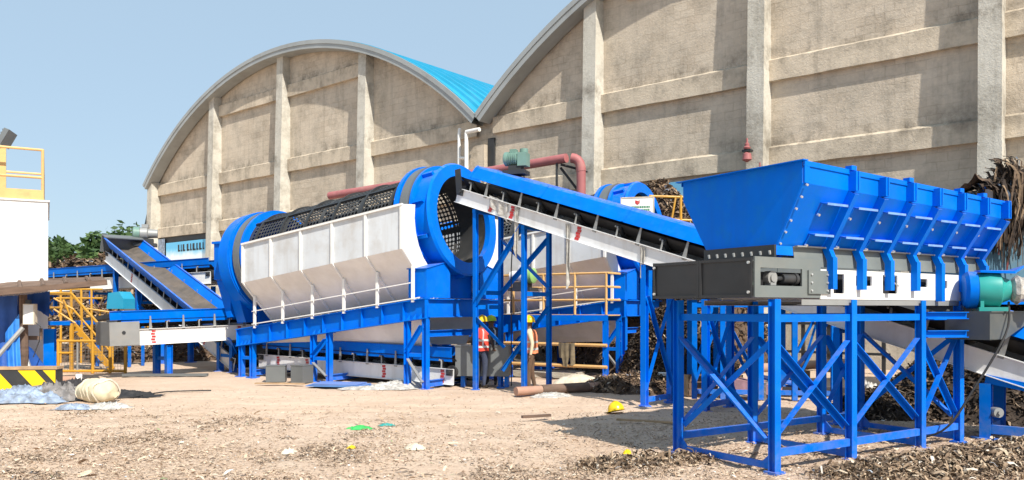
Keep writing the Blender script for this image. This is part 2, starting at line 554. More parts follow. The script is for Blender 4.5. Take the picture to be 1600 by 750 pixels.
def scrap(mb, p, ln, wd, ang, tilt, curl, roll=0.0):
    """A curled strip: three quads."""
    ca, sa = math.cos(ang), math.sin(ang)
    ct, st = math.cos(tilt), math.sin(tilt)
    d = Vector((ca * ct, sa * ct, st))
    n0 = Vector((-ca * st, -sa * st, ct))
    sd = Vector((-sa, ca, 0))
    if roll:
        sd2 = sd * math.cos(roll) + n0 * math.sin(roll)
        n0 = n0 * math.cos(roll) - sd * math.sin(roll)
        sd = sd2
    o = len(mb.v)
    for i in range(4):
        t = i / 3
        c = Vector(p) + d * (ln * (t - 0.5)) + n0 * (curl * ln * (4 * t * (1 - t)))
        w = wd * (0.65 + 0.7 * math.sin(math.pi * (0.15 + 0.7 * t))) * 0.5
        mb.v.append(tuple(c - sd * w)); mb.v.append(tuple(c + sd * w + n0 * (random.uniform(-.25, .25) * wd)))
    for i in range(3):
        k = o + 2 * i
        mb.f.append((k, k + 2, k + 3, k + 1)); mb.m.append(0)


LITTER = rampmat("shredded_litter", [(20, (0.50, 0.37, 0.265)), (14, (0.40, 0.285, 0.195)), (18, (0.58, 0.455, 0.335)), (11, (0.27, 0.19, 0.13)),
                                     (5, (0.16, 0.115, 0.085)), (4, (0.62, 0.51, 0.39)), (1.2, (0.68, 0.61, 0.52)), (0.8, (0.06, 0.05, 0.045)),
                                     (0.5, (0.78, 0.76, 0.72)), (0.2, (0.34, 0.40, 0.46)), (0.3, (0.25, 0.29, 0.15)), (0.15, (0.50, 0.25, 0.2)), (0.1, (0.6, 0.5, 0.1))],
                 0.9, 30, 0.2)
WASTE = rampmat("composting_waste", [(14, (0.13, 0.085, 0.055)), (12, (0.22, 0.15, 0.095)), (8, (0.33, 0.23, 0.15)), (10, (0.075, 0.052, 0.038)),
                                     (8, (0.035, 0.028, 0.024)), (3, (0.48, 0.37, 0.26)), (1.5, (0.62, 0.54, 0.44)), (0.6, (0.30, 0.33, 0.40)), (0.4, (0.40, 0.12, 0.10))],
                0.9, 25, 0.25)
SOIL = pmat("waste_soil", (0.10, 0.066, 0.045), 0.95, var=0.4, vscale=5, dirt=(0.22, 0.15, 0.10), damt=0.7, dscale=6, bump=0.06, bscale=9)

rnd = random.Random(11)


def density(x, y):
    n = 0.5 + 0.5 * noise.noise(Vector((x * 0.55, y * 0.8, 3.3))) + 0.35 * noise.noise(Vector((x * 1.9, y * 2.6, 7.0)))
    px = x / y * F + 800
    near = max(0.0, min(1.0, (16.2 - y) / 5.0))
    left = 0.62 - 0.36 * max(0, min(1, (px - 350) / 350)) + 0.25 * max(0, min(1, (px - 850) / 150))
    return max(0.02, n) * (0.06 + left * near)


mb = MB()
cnt = 0
while cnt < 52000:
    y = rnd.uniform(7.6, 19.5)
    x = rnd.uniform(-0.68 * y, 0.68 * y)
    if rnd.random() > density(x, y): continue
    random.seed(cnt)
    k = rnd.random()
    big = 1.0 if k < 0.93 else 1.8 if k < 0.992 else 3.2
    scrap(mb, (x, y, ground_z(x, y) + rnd.uniform(0.004, 0.018) * big), rnd.uniform(0.015, 0.06) * big, rnd.uniform(0.004, 0.013) * big,
          rnd.gauss(0, 0.9), rnd.gauss(0, 0.22), rnd.uniform(-0.1, 0.25), rnd.gauss(0, 0.3))
    cnt += 1
LITTER_MB = mb
mb2 = MB()
cnt2 = 0
while cnt2 < 8500:
    y = rnd.uniform(8.2, 15.5)
    x = rnd.uniform(-0.68 * y, 0.25 * y)
    v = noise.noise(V(x * 0.9, y * 0.9, 4.4)) + 0.6 * noise.noise(V(x * 2.7, y * 2.7, 8.4)) - 0.02 - 0.06 * max(0, y - 10)
    if rnd.random() > v * 1.6: continue
    random.seed(cnt2)
    scrap(mb2, (x, y, ground_z(x, y) + rnd.uniform(0.002, 0.02)), rnd.uniform(0.015, 0.065), rnd.uniform(0.004, 0.014), rnd.gauss(0, 1.2), rnd.gauss(0, 0.3), rnd.uniform(-0.15, 0.35), rnd.gauss(0, 0.5))
    cnt2 += 1
DARKL = rampmat("darker_litter", [(10, (0.22, 0.155, 0.105)), (8, (0.32, 0.23, 0.16)), (7, (0.12, 0.085, 0.06)), (5, (0.05, 0.04, 0.034)), (5, (0.46, 0.35, 0.25)), (1.2, (0.66, 0.6, 0.5)), (0.3, (0.25, 0.3, 0.34))], 0.9, 30, 0.25)
tag(mb2.build("leaf_litter", DARKL), "darker clumps of dry leaves and shreds in the foreground", "litter", None, "stuff")
mb = LITTER_MB
tag(mb.build("litter", LITTER), "shredded leaves and paper scraps spread over the sandy ground", "litter", None, "stuff")

mb = MB()
cnt = 0
while cnt < 27000:
    x, y = rnd.uniform(0.6, 10), rnd.uniform(7.8, 12.6)
    r = ridge(x, y)
    if rnd.random() > r * 5.5 - 0.05: continue
    if abs(x) > 0.72 * y: continue
    k = 1.0 if rnd.random() < 0.85 else 1.8
    scrap(mb, (x, y, ground_z(x, y) + rnd.uniform(-0.005, 0.05)), rnd.uniform(0.03, 0.12) * k, rnd.uniform(0.004, 0.018) * k,
          rnd.uniform(0, 6.28), rnd.gauss(0, 0.5), rnd.uniform(-0.25, 0.5), rnd.gauss(0, 0.6))
    cnt += 1
SHREDS = rampmat("brown_shreds", [(12, (0.27, 0.19, 0.125)), (12, (0.19, 0.13, 0.085)), (9, (0.38, 0.28, 0.19)), (8, (0.10, 0.07, 0.05)), (5, (0.05, 0.038, 0.03)),
                                  (5, (0.50, 0.40, 0.29)), (2, (0.64, 0.57, 0.48)), (0.5, (0.35, 0.38, 0.42))], 0.9, 30, 0.2)
rows = []
for j in range(90):
    y = 8.0 + 0.055 * j
    rows.append([(0.5 + 0.085 * i, y, ground_z(0.5 + 0.085 * i, y) + (0.014 + 0.03 * abs(noise.noise(V(i * 0.9, j * 0.7, 3))) if ridge(0.5 + 0.085 * i, y) > 0.045 + 0.03 * noise.noise(V(i * 0.5, j * 0.4, 9)) else -0.06)) for i in range(112)])
mb.grid(rows, 1)
tag(mb.build("shredded_waste", [SHREDS, SOIL]), "berm of brown shredded waste in front of the hopper legs", "waste", None, "stuff")


def heap(name, label, c, rx, ry, h, n, seed, size=0.16, rz=0.0, soil=SOIL, mat=None, cut=None):
    """A mound with its coat of loose scraps."""
    r_ = random.Random(seed)
    t = thing(name, label, "waste heap", (c[0], c[1], c[2] if len(c) > 2 else 0), rz)

    def hz(x, y):
        q = (x / rx) ** 2 + (y / ry) ** 2
        a = max(0.0, 1 - q) ** 0.8
        return h * a * (0.93 + 0.14 * noise.noise(Vector((x * 0.8 + seed, y * 0.8, 2)))) + 0.16 * noise.noise(Vector((x * 2.3, y * 2.3, seed))) * a - 0.03
    m = MB()
    nx, ny = 44, 36
    m.grid([[((i / nx * 2 - 1) * rx, (j / ny * 2 - 1) * ry, hz((i / nx * 2 - 1) * rx, (j / ny * 2 - 1) * ry)) for i in range(nx + 1)] for j in range(ny + 1)])
    m.build("mound", soil, t, True, None)
    s = MB()
    k = 0
    while k < n:
        x, y = r_.uniform(-rx, rx), r_.uniform(-ry, ry)
        if (x / rx) ** 2 + (y / ry) ** 2 > 1.02: continue
        random.seed(k)
        scrap(s, (x, y, hz(x, y) + r_.uniform(0, size * 0.35)), r_.uniform(0.5, 1.7) * size, r_.uniform(0.06, 0.30) * size,
              r_.uniform(0, 6.28), r_.gauss(0, 0.55), r_.uniform(-0.2, 0.35), r_.gauss(0, 0.6))
        k += 1
    tag(s.build("loose_scraps", mat or WASTE, t), None, None, None, "stuff")
    return t


DARKW = rampmat("shaded_compost", [(14, (0.06, 0.042, 0.03)), (10, (0.10, 0.07, 0.048)), (9, (0.03, 0.024, 0.02)), (5, (0.16, 0.115, 0.08)), (2, (0.27, 0.2, 0.14)), (0.6, (0.45, 0.38, 0.3))], 0.9, 25, 0.25)  # darker copy of the waste colours, for heaps lying in shade
DSOIL = pmat("shaded_soil", (0.045, 0.032, 0.024), 0.95, var=0.4, vscale=5, bump=0.06, bscale=9)  # waste soil with the shade put into its colour

# ------------------------------------------------------------------ the two vaulted halls
def wall_material(name, c1, c2, stain, block=True):
    m = bpy.data.materials.new(name)
    m.use_nodes = True
    N, L = m.node_tree.nodes, m.node_tree.links
    b = N["Principled BSDF"]
    tc = N.new("ShaderNodeTexCoord")
    sep = N.new("ShaderNodeSeparateXYZ"); L.new(tc.outputs["Object"], sep.inputs[0])
    com = N.new("ShaderNodeCombineXYZ")
    L.new(sep.outputs[0], com.inputs[0]); L.new(sep.outputs[2], com.inputs[1]); L.new(sep.outputs[1], com.inputs[2])

    def nz(scale, detail=6, rough=0.6, st=None):
        n = N.new("ShaderNodeTexNoise")
        n.inputs["Scale"].default_value, n.inputs["Detail"].default_value, n.inputs["Roughness"].default_value = scale, detail, rough
        if st:
            mp = N.new("ShaderNodeMapping"); mp.inputs["Scale"].default_value = st
            L.new(com.outputs[0], mp.inputs[0]); L.new(mp.outputs[0], n.inputs["Vector"])
        else:
            L.new(com.outputs[0], n.inputs["Vector"])
        return n.outputs[0]

    def mr(x, a, c, lo=0.0, hi=1.0):
        r = N.new("ShaderNodeMapRange")
        r.inputs[1].default_value, r.inputs[2].default_value, r.inputs[3].default_value, r.inputs[4].default_value = a, c, lo, hi
        L.new(x, r.inputs[0])
        return r.outputs[0]

    def mix(f, a, c, mode='MIX'):
        x = N.new("ShaderNodeMix"); x.data_type = 'RGBA'; x.blend_type = mode
        L.new(f, x.inputs[0])
        for i, v in ((6, a), (7, c)):
            if isinstance(v, tuple): x.inputs[i].default_value = (*v, 1)
            else: L.new(v, x.inputs[i])
        return x.outputs[2]
    c = mix(mr(nz(0.35), 0.35, 0.65), c1, c2)
    c = mix(mr(nz(0.8, 8, 0.7), 0.46, 0.66, 0, 0.8), c, stain)
    c = mix(mr(nz(1.0, 5, 0.6, (2.2, 0.16, 1)), 0.52, 0.70, 0, 0.42), c, tuple(v * 0.8 for v in stain))
    c = mix(mr(nz(6, 6, 0.7), 0.4, 0.7, 0, 0.3), c, tuple(v * 1.25 for v in c1))
    # mould that grew along the ledges above the beams
    acc = None
    for zt in (3.98, 7.8, 10.92, 15.3):
        a1 = mr(sep.outputs[2], zt - 0.55, zt - 0.02)
        a2 = mr(sep.outputs[2], zt + 0.75, zt + 0.02)
        mu = N.new("ShaderNodeMath"); mu.operation = 'MULTIPLY'
        L.new(a1, mu.inputs[0]); L.new(a2, mu.inputs[1])
        if acc is None: acc = mu.outputs[0]
        else:
            ad = N.new("ShaderNodeMath"); ad.operation = 'ADD'
            L.new(acc, ad.inputs[0]); L.new(mu.outputs[0], ad.inputs[1]); acc = ad.outputs[0]
    mo = N.new("ShaderNodeMath"); mo.operation = 'MULTIPLY'
    L.new(acc, mo.inputs[0]); L.new(mr(nz(1.6, 8, 0.75, (1.0, 0.7, 1)), 0.47, 0.66, 0, 0.75), mo.inputs[1])
    c = mix(mo.outputs[0], c, (0.13, 0.11, 0.085))
    h = nz(12, 6, 0.7)
    if block:
        br = N.new("ShaderNodeTexBrick")
        br.inputs["Scale"].default_value = 1.0
        br.inputs["Mortar Size"].default_value = 0.022
        br.inputs["Mortar Smooth"].default_value = 0.6
        br.inputs["Brick Width"].default_value = 0.62
        br.inputs["Row Height"].default_value = 0.30
        br.inputs["Color1"].default_value = (1, 1, 1, 1); br.inputs["Color2"].default_value = (0.90, 0.88, 0.86, 1); br.inputs["Mortar"].default_value = (0.80, 0.78, 0.76, 1)
        dst = N.new("ShaderNodeMix"); dst.data_type = 'RGBA'; dst.blend_type = 'LINEAR_LIGHT'
        dst.inputs[0].default_value = 0.06
        L.new(com.outputs[0], dst.inputs[6])
        nn = N.new("ShaderNodeTexNoise"); nn.inputs["Scale"].default_value = 2.0
        L.new(com.outputs[0], nn.inputs["Vector"]); L.new(nn.outputs["Color"], dst.inputs[7])
        L.new(dst.outputs[2], br.inputs["Vector"])
        fac = mr(nz(0.5, 3), 0.4, 0.6, 0.25, 1.0)
        c = mix(fac, c, br.outputs[0], 'MULTIPLY')
    L.new(c, b.inputs["Base Color"])
    b.inputs["Roughness"].default_value = 0.92
    b.inputs["Specular IOR Level"].default_value = 0.2
    bp = N.new("ShaderNodeBump"); bp.inputs["Distance"].default_value = 0.03; bp.inputs["Strength"].default_value = 0.7
    L.new(h, bp.inputs["Height"]); L.new(bp.outputs[0], b.inputs["Normal"])
    return m


WALLM = wall_material("masonry_wall", (0.60, 0.52, 0.42), (0.52, 0.45, 0.36), (0.34, 0.30, 0.245))
BEAMM = wall_material("concrete_beam", (0.60, 0.515, 0.405), (0.53, 0.455, 0.355), (0.28, 0.24, 0.19), False)
COLM = wall_material("concrete_pilaster", (0.56, 0.535, 0.475), (0.49, 0.465, 0.40), (0.25, 0.225, 0.185), False)
PLINTH = wall_material("pale_concrete", (0.52, 0.48, 0.41), (0.46, 0.42, 0.35), (0.3, 0.26, 0.2), False)

HALL_O = V(-1.8, 38, 0)
HALL_RZ = math.atan2(-0.64, 0.768)
RV, ZC = 23.5, -6.3


def arch(x, xc, r=RV):
    return ZC + math.sqrt(max(0.0, r * r - (x - xc) ** 2))


def hall(name, label, x0, x1, cols, cw, beams, back):
    xc = (x0 + x1) / 2
    t = thing(name, label, "warehouse", HALL_O, HALL_RZ)
    edges = [x0] + cols + [x1]
    # masonry infill, one panel for each bay
    for a, b in zip(edges[:-1], edges[1:]):
        if b - a < 0.5: continue
        n = 14
        m = MB()
        rows = [[], []]
        for i in range(n + 1):
            x = a + (b - a) * i / n
            rows[0].append((x, 0.0, -0.1)); rows[1].append((x, 0.0, arch(x, xc) - 0.12))
        m.grid(rows)
        m.grid([[(x, 0.35, z) for x, y, z in r][::-1] for r in rows])
        m.build("wall_panel", WALLM, t)
        for z0, z1 in beams:
            aa, bb = a, b
            # trim where the vault comes down lower than the beam
            while aa < bb and arch(aa, xc) - 0.3 < z1: aa += 0.1
            while bb > aa and arch(bb, xc) - 0.3 < z1: bb -= 0.1
            if bb - aa > 1.6:
                bm_ = MB()
                n2 = 8
                lo = []
                for i in range(n2 + 1):
                    x = aa + (bb - aa) * i / n2
                    j = random.uniform(-0.012, 0.012)
                    lo.append((x, j))
                prof = [(-0.20, z0), (-0.20, z1 - 0.10), (-0.02, z1), (0.05, z1), (0.05, z0)]
                bm_.grid([[(x, y, z + (j if k < 2 else 0)) for x, j in lo] for k, (y, z) in enumerate(prof + [prof[0]])])
                bm_.build("beam", BEAMM, t)
    # pilasters, tapering upwards in lifts
    for c in cols:
        top = arch(c, xc) - 0.25
        m = MB()
        zs = [-0.1, 3.4, 3.43, 6.9, 6.93, 10.4, 10.43, 13.9, 13.93, top]
        zs = [z for z in zs if z < top - 0.3] + [top]
        rows = []
        for i, z in enumerate(zs):
            k = z / 17.0
            dep = 0.92 - 0.42 * max(0, k)
            hw = cw / 2 * (1.02 - 0.06 * k) + (0.012 if i % 2 else 0)
            rows.append([(c - hw, 0.06, z), (c - hw, -dep, z), (c + hw, -dep, z), (c + hw, 0.06, z)])
        m.grid(rows)
        m.add(rows[-1], [(0, 1, 2, 3)])
        m.build("pilaster", COLM, t)
    # roof sheet: arched troughs side by side, with a grey verge trim
    m = MB()
    na, nb, sp = 40, back, 0.92
    half = math.asin((x1 - x0) / 2 / RV)
    for j in range(nb):
        y0 = -0.82 + j * sp
        prof = [(y0, 0.0), (y0 + 0.05, 0.13), (y0 + 0.12, 0.13), (y0 + 0.17, 0.0), (y0 + sp, 0.0)]
        rows = []
        for y, dr in prof:
            rows.append([(xc + (RV + dr) * math.sin(a), y, ZC + (RV + dr) * math.cos(a)) for a in [-half + 2 * half * i / na for i in range(na + 1)]])
        m.grid(rows)
    roof = m.build("roof", ROOFB, t)
    f = MB()
    rows = []
    for y, dr in ((-0.84, 0.10), (-0.90, 0.10), (-0.90, -0.12), (-0.86, -0.12), (-0.86, -0.36), (-0.10, -0.36), (-0.10, -0.12), (-0.84, -0.12), (-0.84, 0.10)):
        rows.append([(xc + (RV + dr) * math.sin(a), y, ZC + (RV + dr) * math.cos(a)) for a in [-half + 2 * half * i / na for i in range(na + 1)]])
    f.grid(rows[::-1])
    f.build("verge_trim", ROOFG, roof)
    return t


BEAMS = [(3.3, 4.0), (7.05, 7.8), (10.08, 10.92), (14.5, 15.3)]
hl = hall("vaulted_hall", "masonry hall with full rounded gable and blue roof, left of the valley", -31.4, 0.85,
          [-30.9, -22.7, -15.1, -7.55], 0.62, BEAMS, 60)
hr = hall("vaulted_hall", "larger looking masonry hall gable running off the right edge behind the hopper", 0.85, 33.05,
          [7.0, 14.15, 21.4, 28.7], 0.62, BEAMS, 40)
# pier, gutter and downpipes in the valley
m = MB(); m.box(-0.15, 0.95, -0.35, 0.2, -0.1, 9.6); m.build("valley_pier", BEAMM, hl)
m = MB(); m.tube([(0.2, -0.75, 10.2), (1.05, -0.78, 10.2)], 0.1, 10); m.build("gutter_pipe", WHITE2, hl, True)
m = MB(); m.tube([(0.2, -0.75, 10.18), (0.2, -0.75, 9.9), (0.2, -0.75, 3.0)], 0.10, 10); m.build("downpipe", WHITE2, hl, True)
m = MB(); m.tube([(-0.45, -0.5, 10.5), (-0.45, -0.55, 10.2), (-0.45, -0.55, 3.0)], 0.085, 10); m.tube([(-0.45, -0.55, 9.1), (0.2, -0.7, 9.0)], 0.07, 8); m.build("downpipe", WHITE2, hl, True)
m = MB(); m.box(0.97, 1.35, -0.12, 0.15, -0.1, 9.9); m.build("drain_shaft", DSTEEL, hl)
# side wall of the left hall and its canopies
m = MB(); m.box(-31.35, -31.1, 0.35, 45, -0.1, 10.2); m.build("side_wall", BEAMM, hl)
for z in (9.0, 5.6):
    m = MB()
    m.plate((-31.4, -0.3, z + 1.4), (-31.4, 30, z + 1.4), (-32.45, 30, z - 1.0), (-32.45, -0.3, z - 1.0), 0.06)
    m.build("canopy", DSTEEL, hl)
    m = MB()
    m.poly([(-31.4, -0.3, z + 1.36), (-32.45, -0.3, z - 1.05), (-31.4, -0.3, z - 1.05)], (0, 0.05, 0))
    m.build("canopy_end", DSTEEL, hl)
# flat dark sheet standing for the shade inside the doorway behind the banner
m = MB(); m.box(-30.5, -23.05, -0.06, -0.02, 3.9, 7.04); m.build("doorway_shade_sheet", DSTEEL, hl)
# pale plinth course along the right hall
m = MB(); m.box(7.35, 32.0, -0.26, -0.005, -0.1, 3.28); m.build("plinth", PLINTH, hr)


def hall_pt(x, y, z):
    return Matrix.Translation(HALL_O) @ Matrix.Rotation(HALL_RZ, 4, 'Z') @ Vector((x, y, z))


# banner with a printed landscape, hung in the doorway
def print_mat(name, bands, rough=0.5, blobs=None, nscale=1.0):
    """Flat print: soft colour bands up the object's z, with a ragged edge."""
    m = bpy.data.materials.new(name); m.use_nodes = True
    N, L = m.node_tree.nodes, m.node_tree.links
    b = N["Principled BSDF"]
    tc = N.new("ShaderNodeTexCoord")
    sep = N.new("ShaderNodeSeparateXYZ"); L.new(tc.outputs["Generated"], sep.inputs[0])
    n = N.new("ShaderNodeTexNoise"); n.inputs["Scale"].default_value = nscale; n.inputs["Detail"].default_value = 4
    L.new(tc.outputs["Object"], n.inputs["Vector"])
    ad = N.new("ShaderNodeMath"); ad.operation = 'MULTIPLY_ADD'; ad.inputs[1].default_value = 0.35
    L.new(n.outputs[0], ad.inputs[0]); L.new(sep.outputs[2], ad.inputs[2])
    cr = N.new("ShaderNodeValToRGB")
    el = cr.color_ramp.elements
    for i, (p, c) in enumerate(bands):
        e = el[i] if i < 2 else el.new(p)
        e.position = p; e.color = (*c, 1)
    L.new(ad.outputs[0], cr.inputs[0])
    L.new(cr.outputs[0], b.inputs["Base Color"])
    b.inputs["Roughness"].default_value = rough
    return m


BANNER = print_mat("banner_print", [(0.15, (0.75, 0.80, 0.72)), (0.34, (0.30, 0.66, 0.45)), (0.55, (0.82, 0.90, 0.90)), (0.80, (0.80, 0.90, 0.94)), (0.95, (0.22, 0.62, 0.88)), (1.0, (0.14, 0.52, 0.82))], 0.5, None, 0.9)
t = thing("banner", "printed landscape banner hung in a doorway of the left hall", "banner", hall_pt(-26.8, -0.16, 0), HALL_RZ)
m = MB(); m.box(-2.6, 3.45, -0.03, 0.0, 3.95, 6.62); m.build("printed_sheet", BANNER, t)
m = MB()
x = -0.9
for w in (0.30, 0.16, 0.34, 0.0, 0.36, 0.22, 0.40, 0.26, 0.34, 0.2):
    if w: m.box(x, x + w * 0.6, -0.045, -0.034, 5.95, 6.42); m.box(x, x + w, -0.045, -0.034, 5.95, 6.05)
    x += w + 0.1
m.build("lettering", DSTEEL, t)
m = MB(); m.box(-3.75, -2.85, -0.03, 0.0, 3.95, 6.95); m.build("side_sheet", PALE_T, t)

# pink pump head bracket on the pilaster, and the pink service pipe along the wall
t = thing("wall_siren", "faded pink siren bracket fixed to a pilaster above the hopper", "siren", hall_pt(13.98, -0.86, 0), HALL_RZ)
m = MB(); m.lathe([(0.0, 0.05), (0.12, 0.24), (0.42, 0.20), (0.5, 0.08), (0.52, 0.0)], Matrix.Translation((0, -0.12, 7.15)) @ Matrix.Scale(0.7, 4) @ Matrix.Rotation(-math.pi / 2, 4, 'Y'), 14); m.build("bell", PINK, t, True)
m = MB(); m.lathe([(0.0, 0.0), (0.02, 0.17), (0.1, 0.2), (0.18, 0.12), (0.3, 0.13), (0.36, 0.06), (0.6, 0.05), (0.62, 0)], Matrix.Translation((0, -0.12, 7.6)) @ Matrix.Scale(0.65, 4) @ Matrix.Rotation(-math.pi / 2, 4, 'Y'), 12); m.build("horn", PINK, t, True)
m = MB(); m.box(-0.16, 0.16, -0.2, 0.04, 7.52, 7.59); m.build("bracket", DSTEEL, t)
m = MB(); m.tube([(0.42, 0.0, 7.1), (0.42, 0.0, 5.8)], 0.03, 6); m.build("conduit", PINK, t)

# ------------------------------------------------------------------ trees behind the yard
LEAF = rampmat("tree_leaves", [(10, (0.075, 0.135, 0.045)), (8, (0.10, 0.165, 0.055)), (8, (0.055, 0.10, 0.035)), (4, (0.10, 0.165, 0.05)), (3, (0.028, 0.058, 0.02))], 0.6, None, 0, 0.25)
BARK = pmat("bark", (0.11, 0.085, 0.065), 0.9, var=0.3, vscale=6, bump=0.03, bscale=12)


def tree(label, x, y, h, r, seed, n=2600):
    q = random.Random(seed)
    t = thing("broadleaf_tree", label, "tree", (x, y, 0), q.uniform(0, 6), "trees beyond the yard")
    m = MB()
    m.tube([(0, 0, -0.2), (0.1, 0.1, h * 0.3), (0.2, 0.0, h * 0.6)], [0.035 * h, 0.026 * h, 0.012 * h], 8)
    lobes = []
    for k in range(15):
        a, z = q.uniform(0, 6.28), q.uniform(0.30, 0.95)
        rr = r * (0.95 - 0.75 * abs(z - 0.55)) * q.uniform(0.35, 0.9)
        c = V(math.cos(a) * rr, math.sin(a) * rr, h * z * 0.95)
        lobes.append((c, r * q.uniform(0.28, 0.46)))
        m.tube([(0.1, 0.05, h * max(0.2, z - 0.3)), tuple(c)], [0.010 * h, 0.004 * h], 5)
    m.build("trunk", BARK, t)
    s = MB()
    for k in range(n):
        c, lr = lobes[q.randrange(len(lobes))]
        d = V(q.gauss(0, 1), q.gauss(0, 1), q.gauss(0, 0.8)).normalized()
        p = c + d * lr * (q.random() ** 0.35) * q.uniform(0.8, 1.1)
        sz = q.uniform(0.22, 0.55)
        u = V(q.gauss(0, 1), q.gauss(0, 1), q.gauss(0, 0.5)).normalized()
        w = u.cross(d + V(q.gauss(0, .5), q.gauss(0, .5), q.gauss(0, .5))).normalized()
        s.add([p - u * sz, p - w * sz * 0.5 + d * 0.05, p + u * sz, p + w * sz * 0.5 - d * 0.06], [(0, 1, 2, 3)])
    s.build("crown", LEAF, t)
    return t


TL = ["broad dark tree just right of the white block", "tall rounded tree near the white block", "leafy tree in the middle of the tree row", "bushy tree right of the row's middle",
      "tall tree peeking out above the inclined conveyor head", "smaller tree in front of the gap in the row", "rightmost tree beside the left hall corner", "low tree at the left hall canopy", "tree half hidden by the white block"]
for i, (px, d, top, r) in enumerate([(98, 84, 372, 4.6), (128, 92, 361, 5.2), (158, 98, 371, 5.0), (182, 90, 364, 4.6), (206, 96, 354, 5.0), (172, 78, 388, 4.4), (233, 104, 355, 4.6), (222, 86, 380, 3.4), (66, 88, 366, 5.0)]):
    p = G(px, d)
    tree(TL[i], p.x, p.y, EYE + (HOR - top) / F * d, r, 40 + i, 3400)

# ------------------------------------------------------------------ loading hopper on its frame
def build_w(mb, name, mat, parent, smooth=False, angle=40):
    """Build from world coordinates as a child of parent."""
    inv = parent.matrix_basis.inverted()
    mb.v = [tuple(inv @ Vector(v)) for v in mb.v]
    return mb.build(name, mat, parent, smooth, angle)


HX, HY = 3.136, 9.56
HRZ = math.atan2(0.543, 0.84)
hop = thing("feed_hopper", "large blue ribbed steel hopper on a cross braced blue frame", "hopper", (HX, HY, 0), HRZ)


def tpx(px, w):
    """Distance along the hopper's long axis of the point seen in photo column px, w metres behind its front."""
    u = (px - 800) / F
    return (u * (HY + 0.84 * w) - (HX - 0.543 * w)) / (0.84 - 0.543 * u)


def zr(t): return 3.68 - 0.030 * (t - 0.12)


T0, T1, ZB = 0.12, 4.76, 2.72
WO, WI, BO, BI = -0.32, 0.06, 1.63, 1.20
HPOST = [0.0, 1.5, 3.1, 4.1]
PW = 0.105
for w in (0.0, 1.6):
    for t in HPOST:
        m = MB(); m.ibeam((t, w, 0.012), (t, w, 2.07), PW, PW, 0.012, (0, 1, 0)); m.build("post", BLUE, hop)
        m = MB(); m.box(t - 0.09, t + 0.09, w - 0.09, w + 0.09, -0.03, 0.012); m.build("base_plate", BLUE, hop)
        s = 1 if w < 0.5 else -1
        m = MB(); m.poly([(t - 0.006, w + s * 0.054, 0.03), (t - 0.006, w + s * 0.26, 0.03), (t - 0.006, w + s * 0.054, 0.22)], (0.012, 0, 0)); m.build("gusset", BLUE, hop)
    for a, b in zip(HPOST[:-1], HPOST[1:]):
        for z, h in ((1.84, 0.09), (0.23, 0.095)):
            m = MB(); m.chan((a + 0.055, w - 0.02, z), (b - 0.055, w - 0.02, z), 0.04, h, 0.01, side=-1); m.build("rail", BLUE, hop)
        if b - a > 0.7:
            k = 0.035 if w < 0.5 else -0.035
            m = MB(); m.angle((a + 0.06, w + k, 0.42), (b - 0.06, w + k, 1.52), 0.07); m.build("brace", BLUE, hop)
            m = MB(); m.angle((a + 0.06, w + k + 0.03, 1.52), (b - 0.06, w + k + 0.03, 0.42), 0.07); m.build("brace", BLUE, hop)
for t in HPOST:
    m = MB(); m.chan((t, 0.06, 0.065), (t, 1.54, 0.065), 0.04, 0.08, 0.01); m.build("cross_rail", BLUE, hop)
    m = MB(); m.chan((t, 0.06, 1.84), (t, 1.54, 1.84), 0.04, 0.09, 0.01); m.build("cross_rail", BLUE, hop)
for t in (0.0, 4.1):
    m = MB(); m.angle((t - 0.03, 0.08, 0.38), (t - 0.03, 1.52, 1.55), 0.075, side=-1); m.build("brace", BLUE, hop)
    m = MB(); m.angle((t + 0.03, 0.08, 1.55), (t + 0.03, 1.52, 0.38), 0.075); m.build("brace", BLUE, hop)

# feeder box under the hopper: long bearer, white slotted side, dark belt inside
for w in (0.0, 1.6):
    m = MB(); m.chan((0.5, w, 2.035), (4.75, w, 2.035), 0.06, 0.07, 0.01, side=-1 if w < 1 else 1); m.build("bearer", LSTEEL, hop)
wins = []
for px0, px1, z0, z1 in ((1299, 1316, 2.15, 2.40), (1334, 1359, 2.255, 2.385), (1376, 1399, 2.16, 2.41), (1426, 1446, 2.26, 2.375), (1459, 1477, 2.25, 2.36), (1508, 1513, 2.26, 2.38)):
    wins.append((tpx(px0, 0.02), tpx(px1, 0.02), z0, z1))


def slotted(w0, w1, t0, t1, z0, z1, holes, name, mat):
    m = MB()
    t = t0
    for a, b, c, d in holes:
        m.box(t, a, w0, w1, z0, z1)
        m.box(a, b, w0, w1, z0, c); m.box(a, b, w0, w1, d, z1)
        t = b
    m.box(t, t1, w0, w1, z0, z1)
    return m.build(name, mat, hop)


slotted(-0.012, 0.012, 0.86, 4.75, 2.075, 2.45, wins, "feeder_side", WHITE2)
slotted(1.59, 1.614, 0.86, 4.75, 2.075, 2.45, wins, "feeder_side", WHITE2)
m = MB(); m.box(-0.2, 4.8, 0.12, 1.48, 2.12, 2.40); m.build("feeder_belt", BLACK, hop)
m = MB(); m.box(4.75, 4.77, 0.0, 1.6, 2.08, 2.45); m.build("feeder_end", WHITE2, hop)
for a, b, c, d in wins[2:3]:
    m = MB(); m.bar((a + 0.02, -0.02, d - 0.01), (b - 0.01, -0.04, c + 0.10), 0.006, 0.02); m.build("flap", LSTEEL, hop)

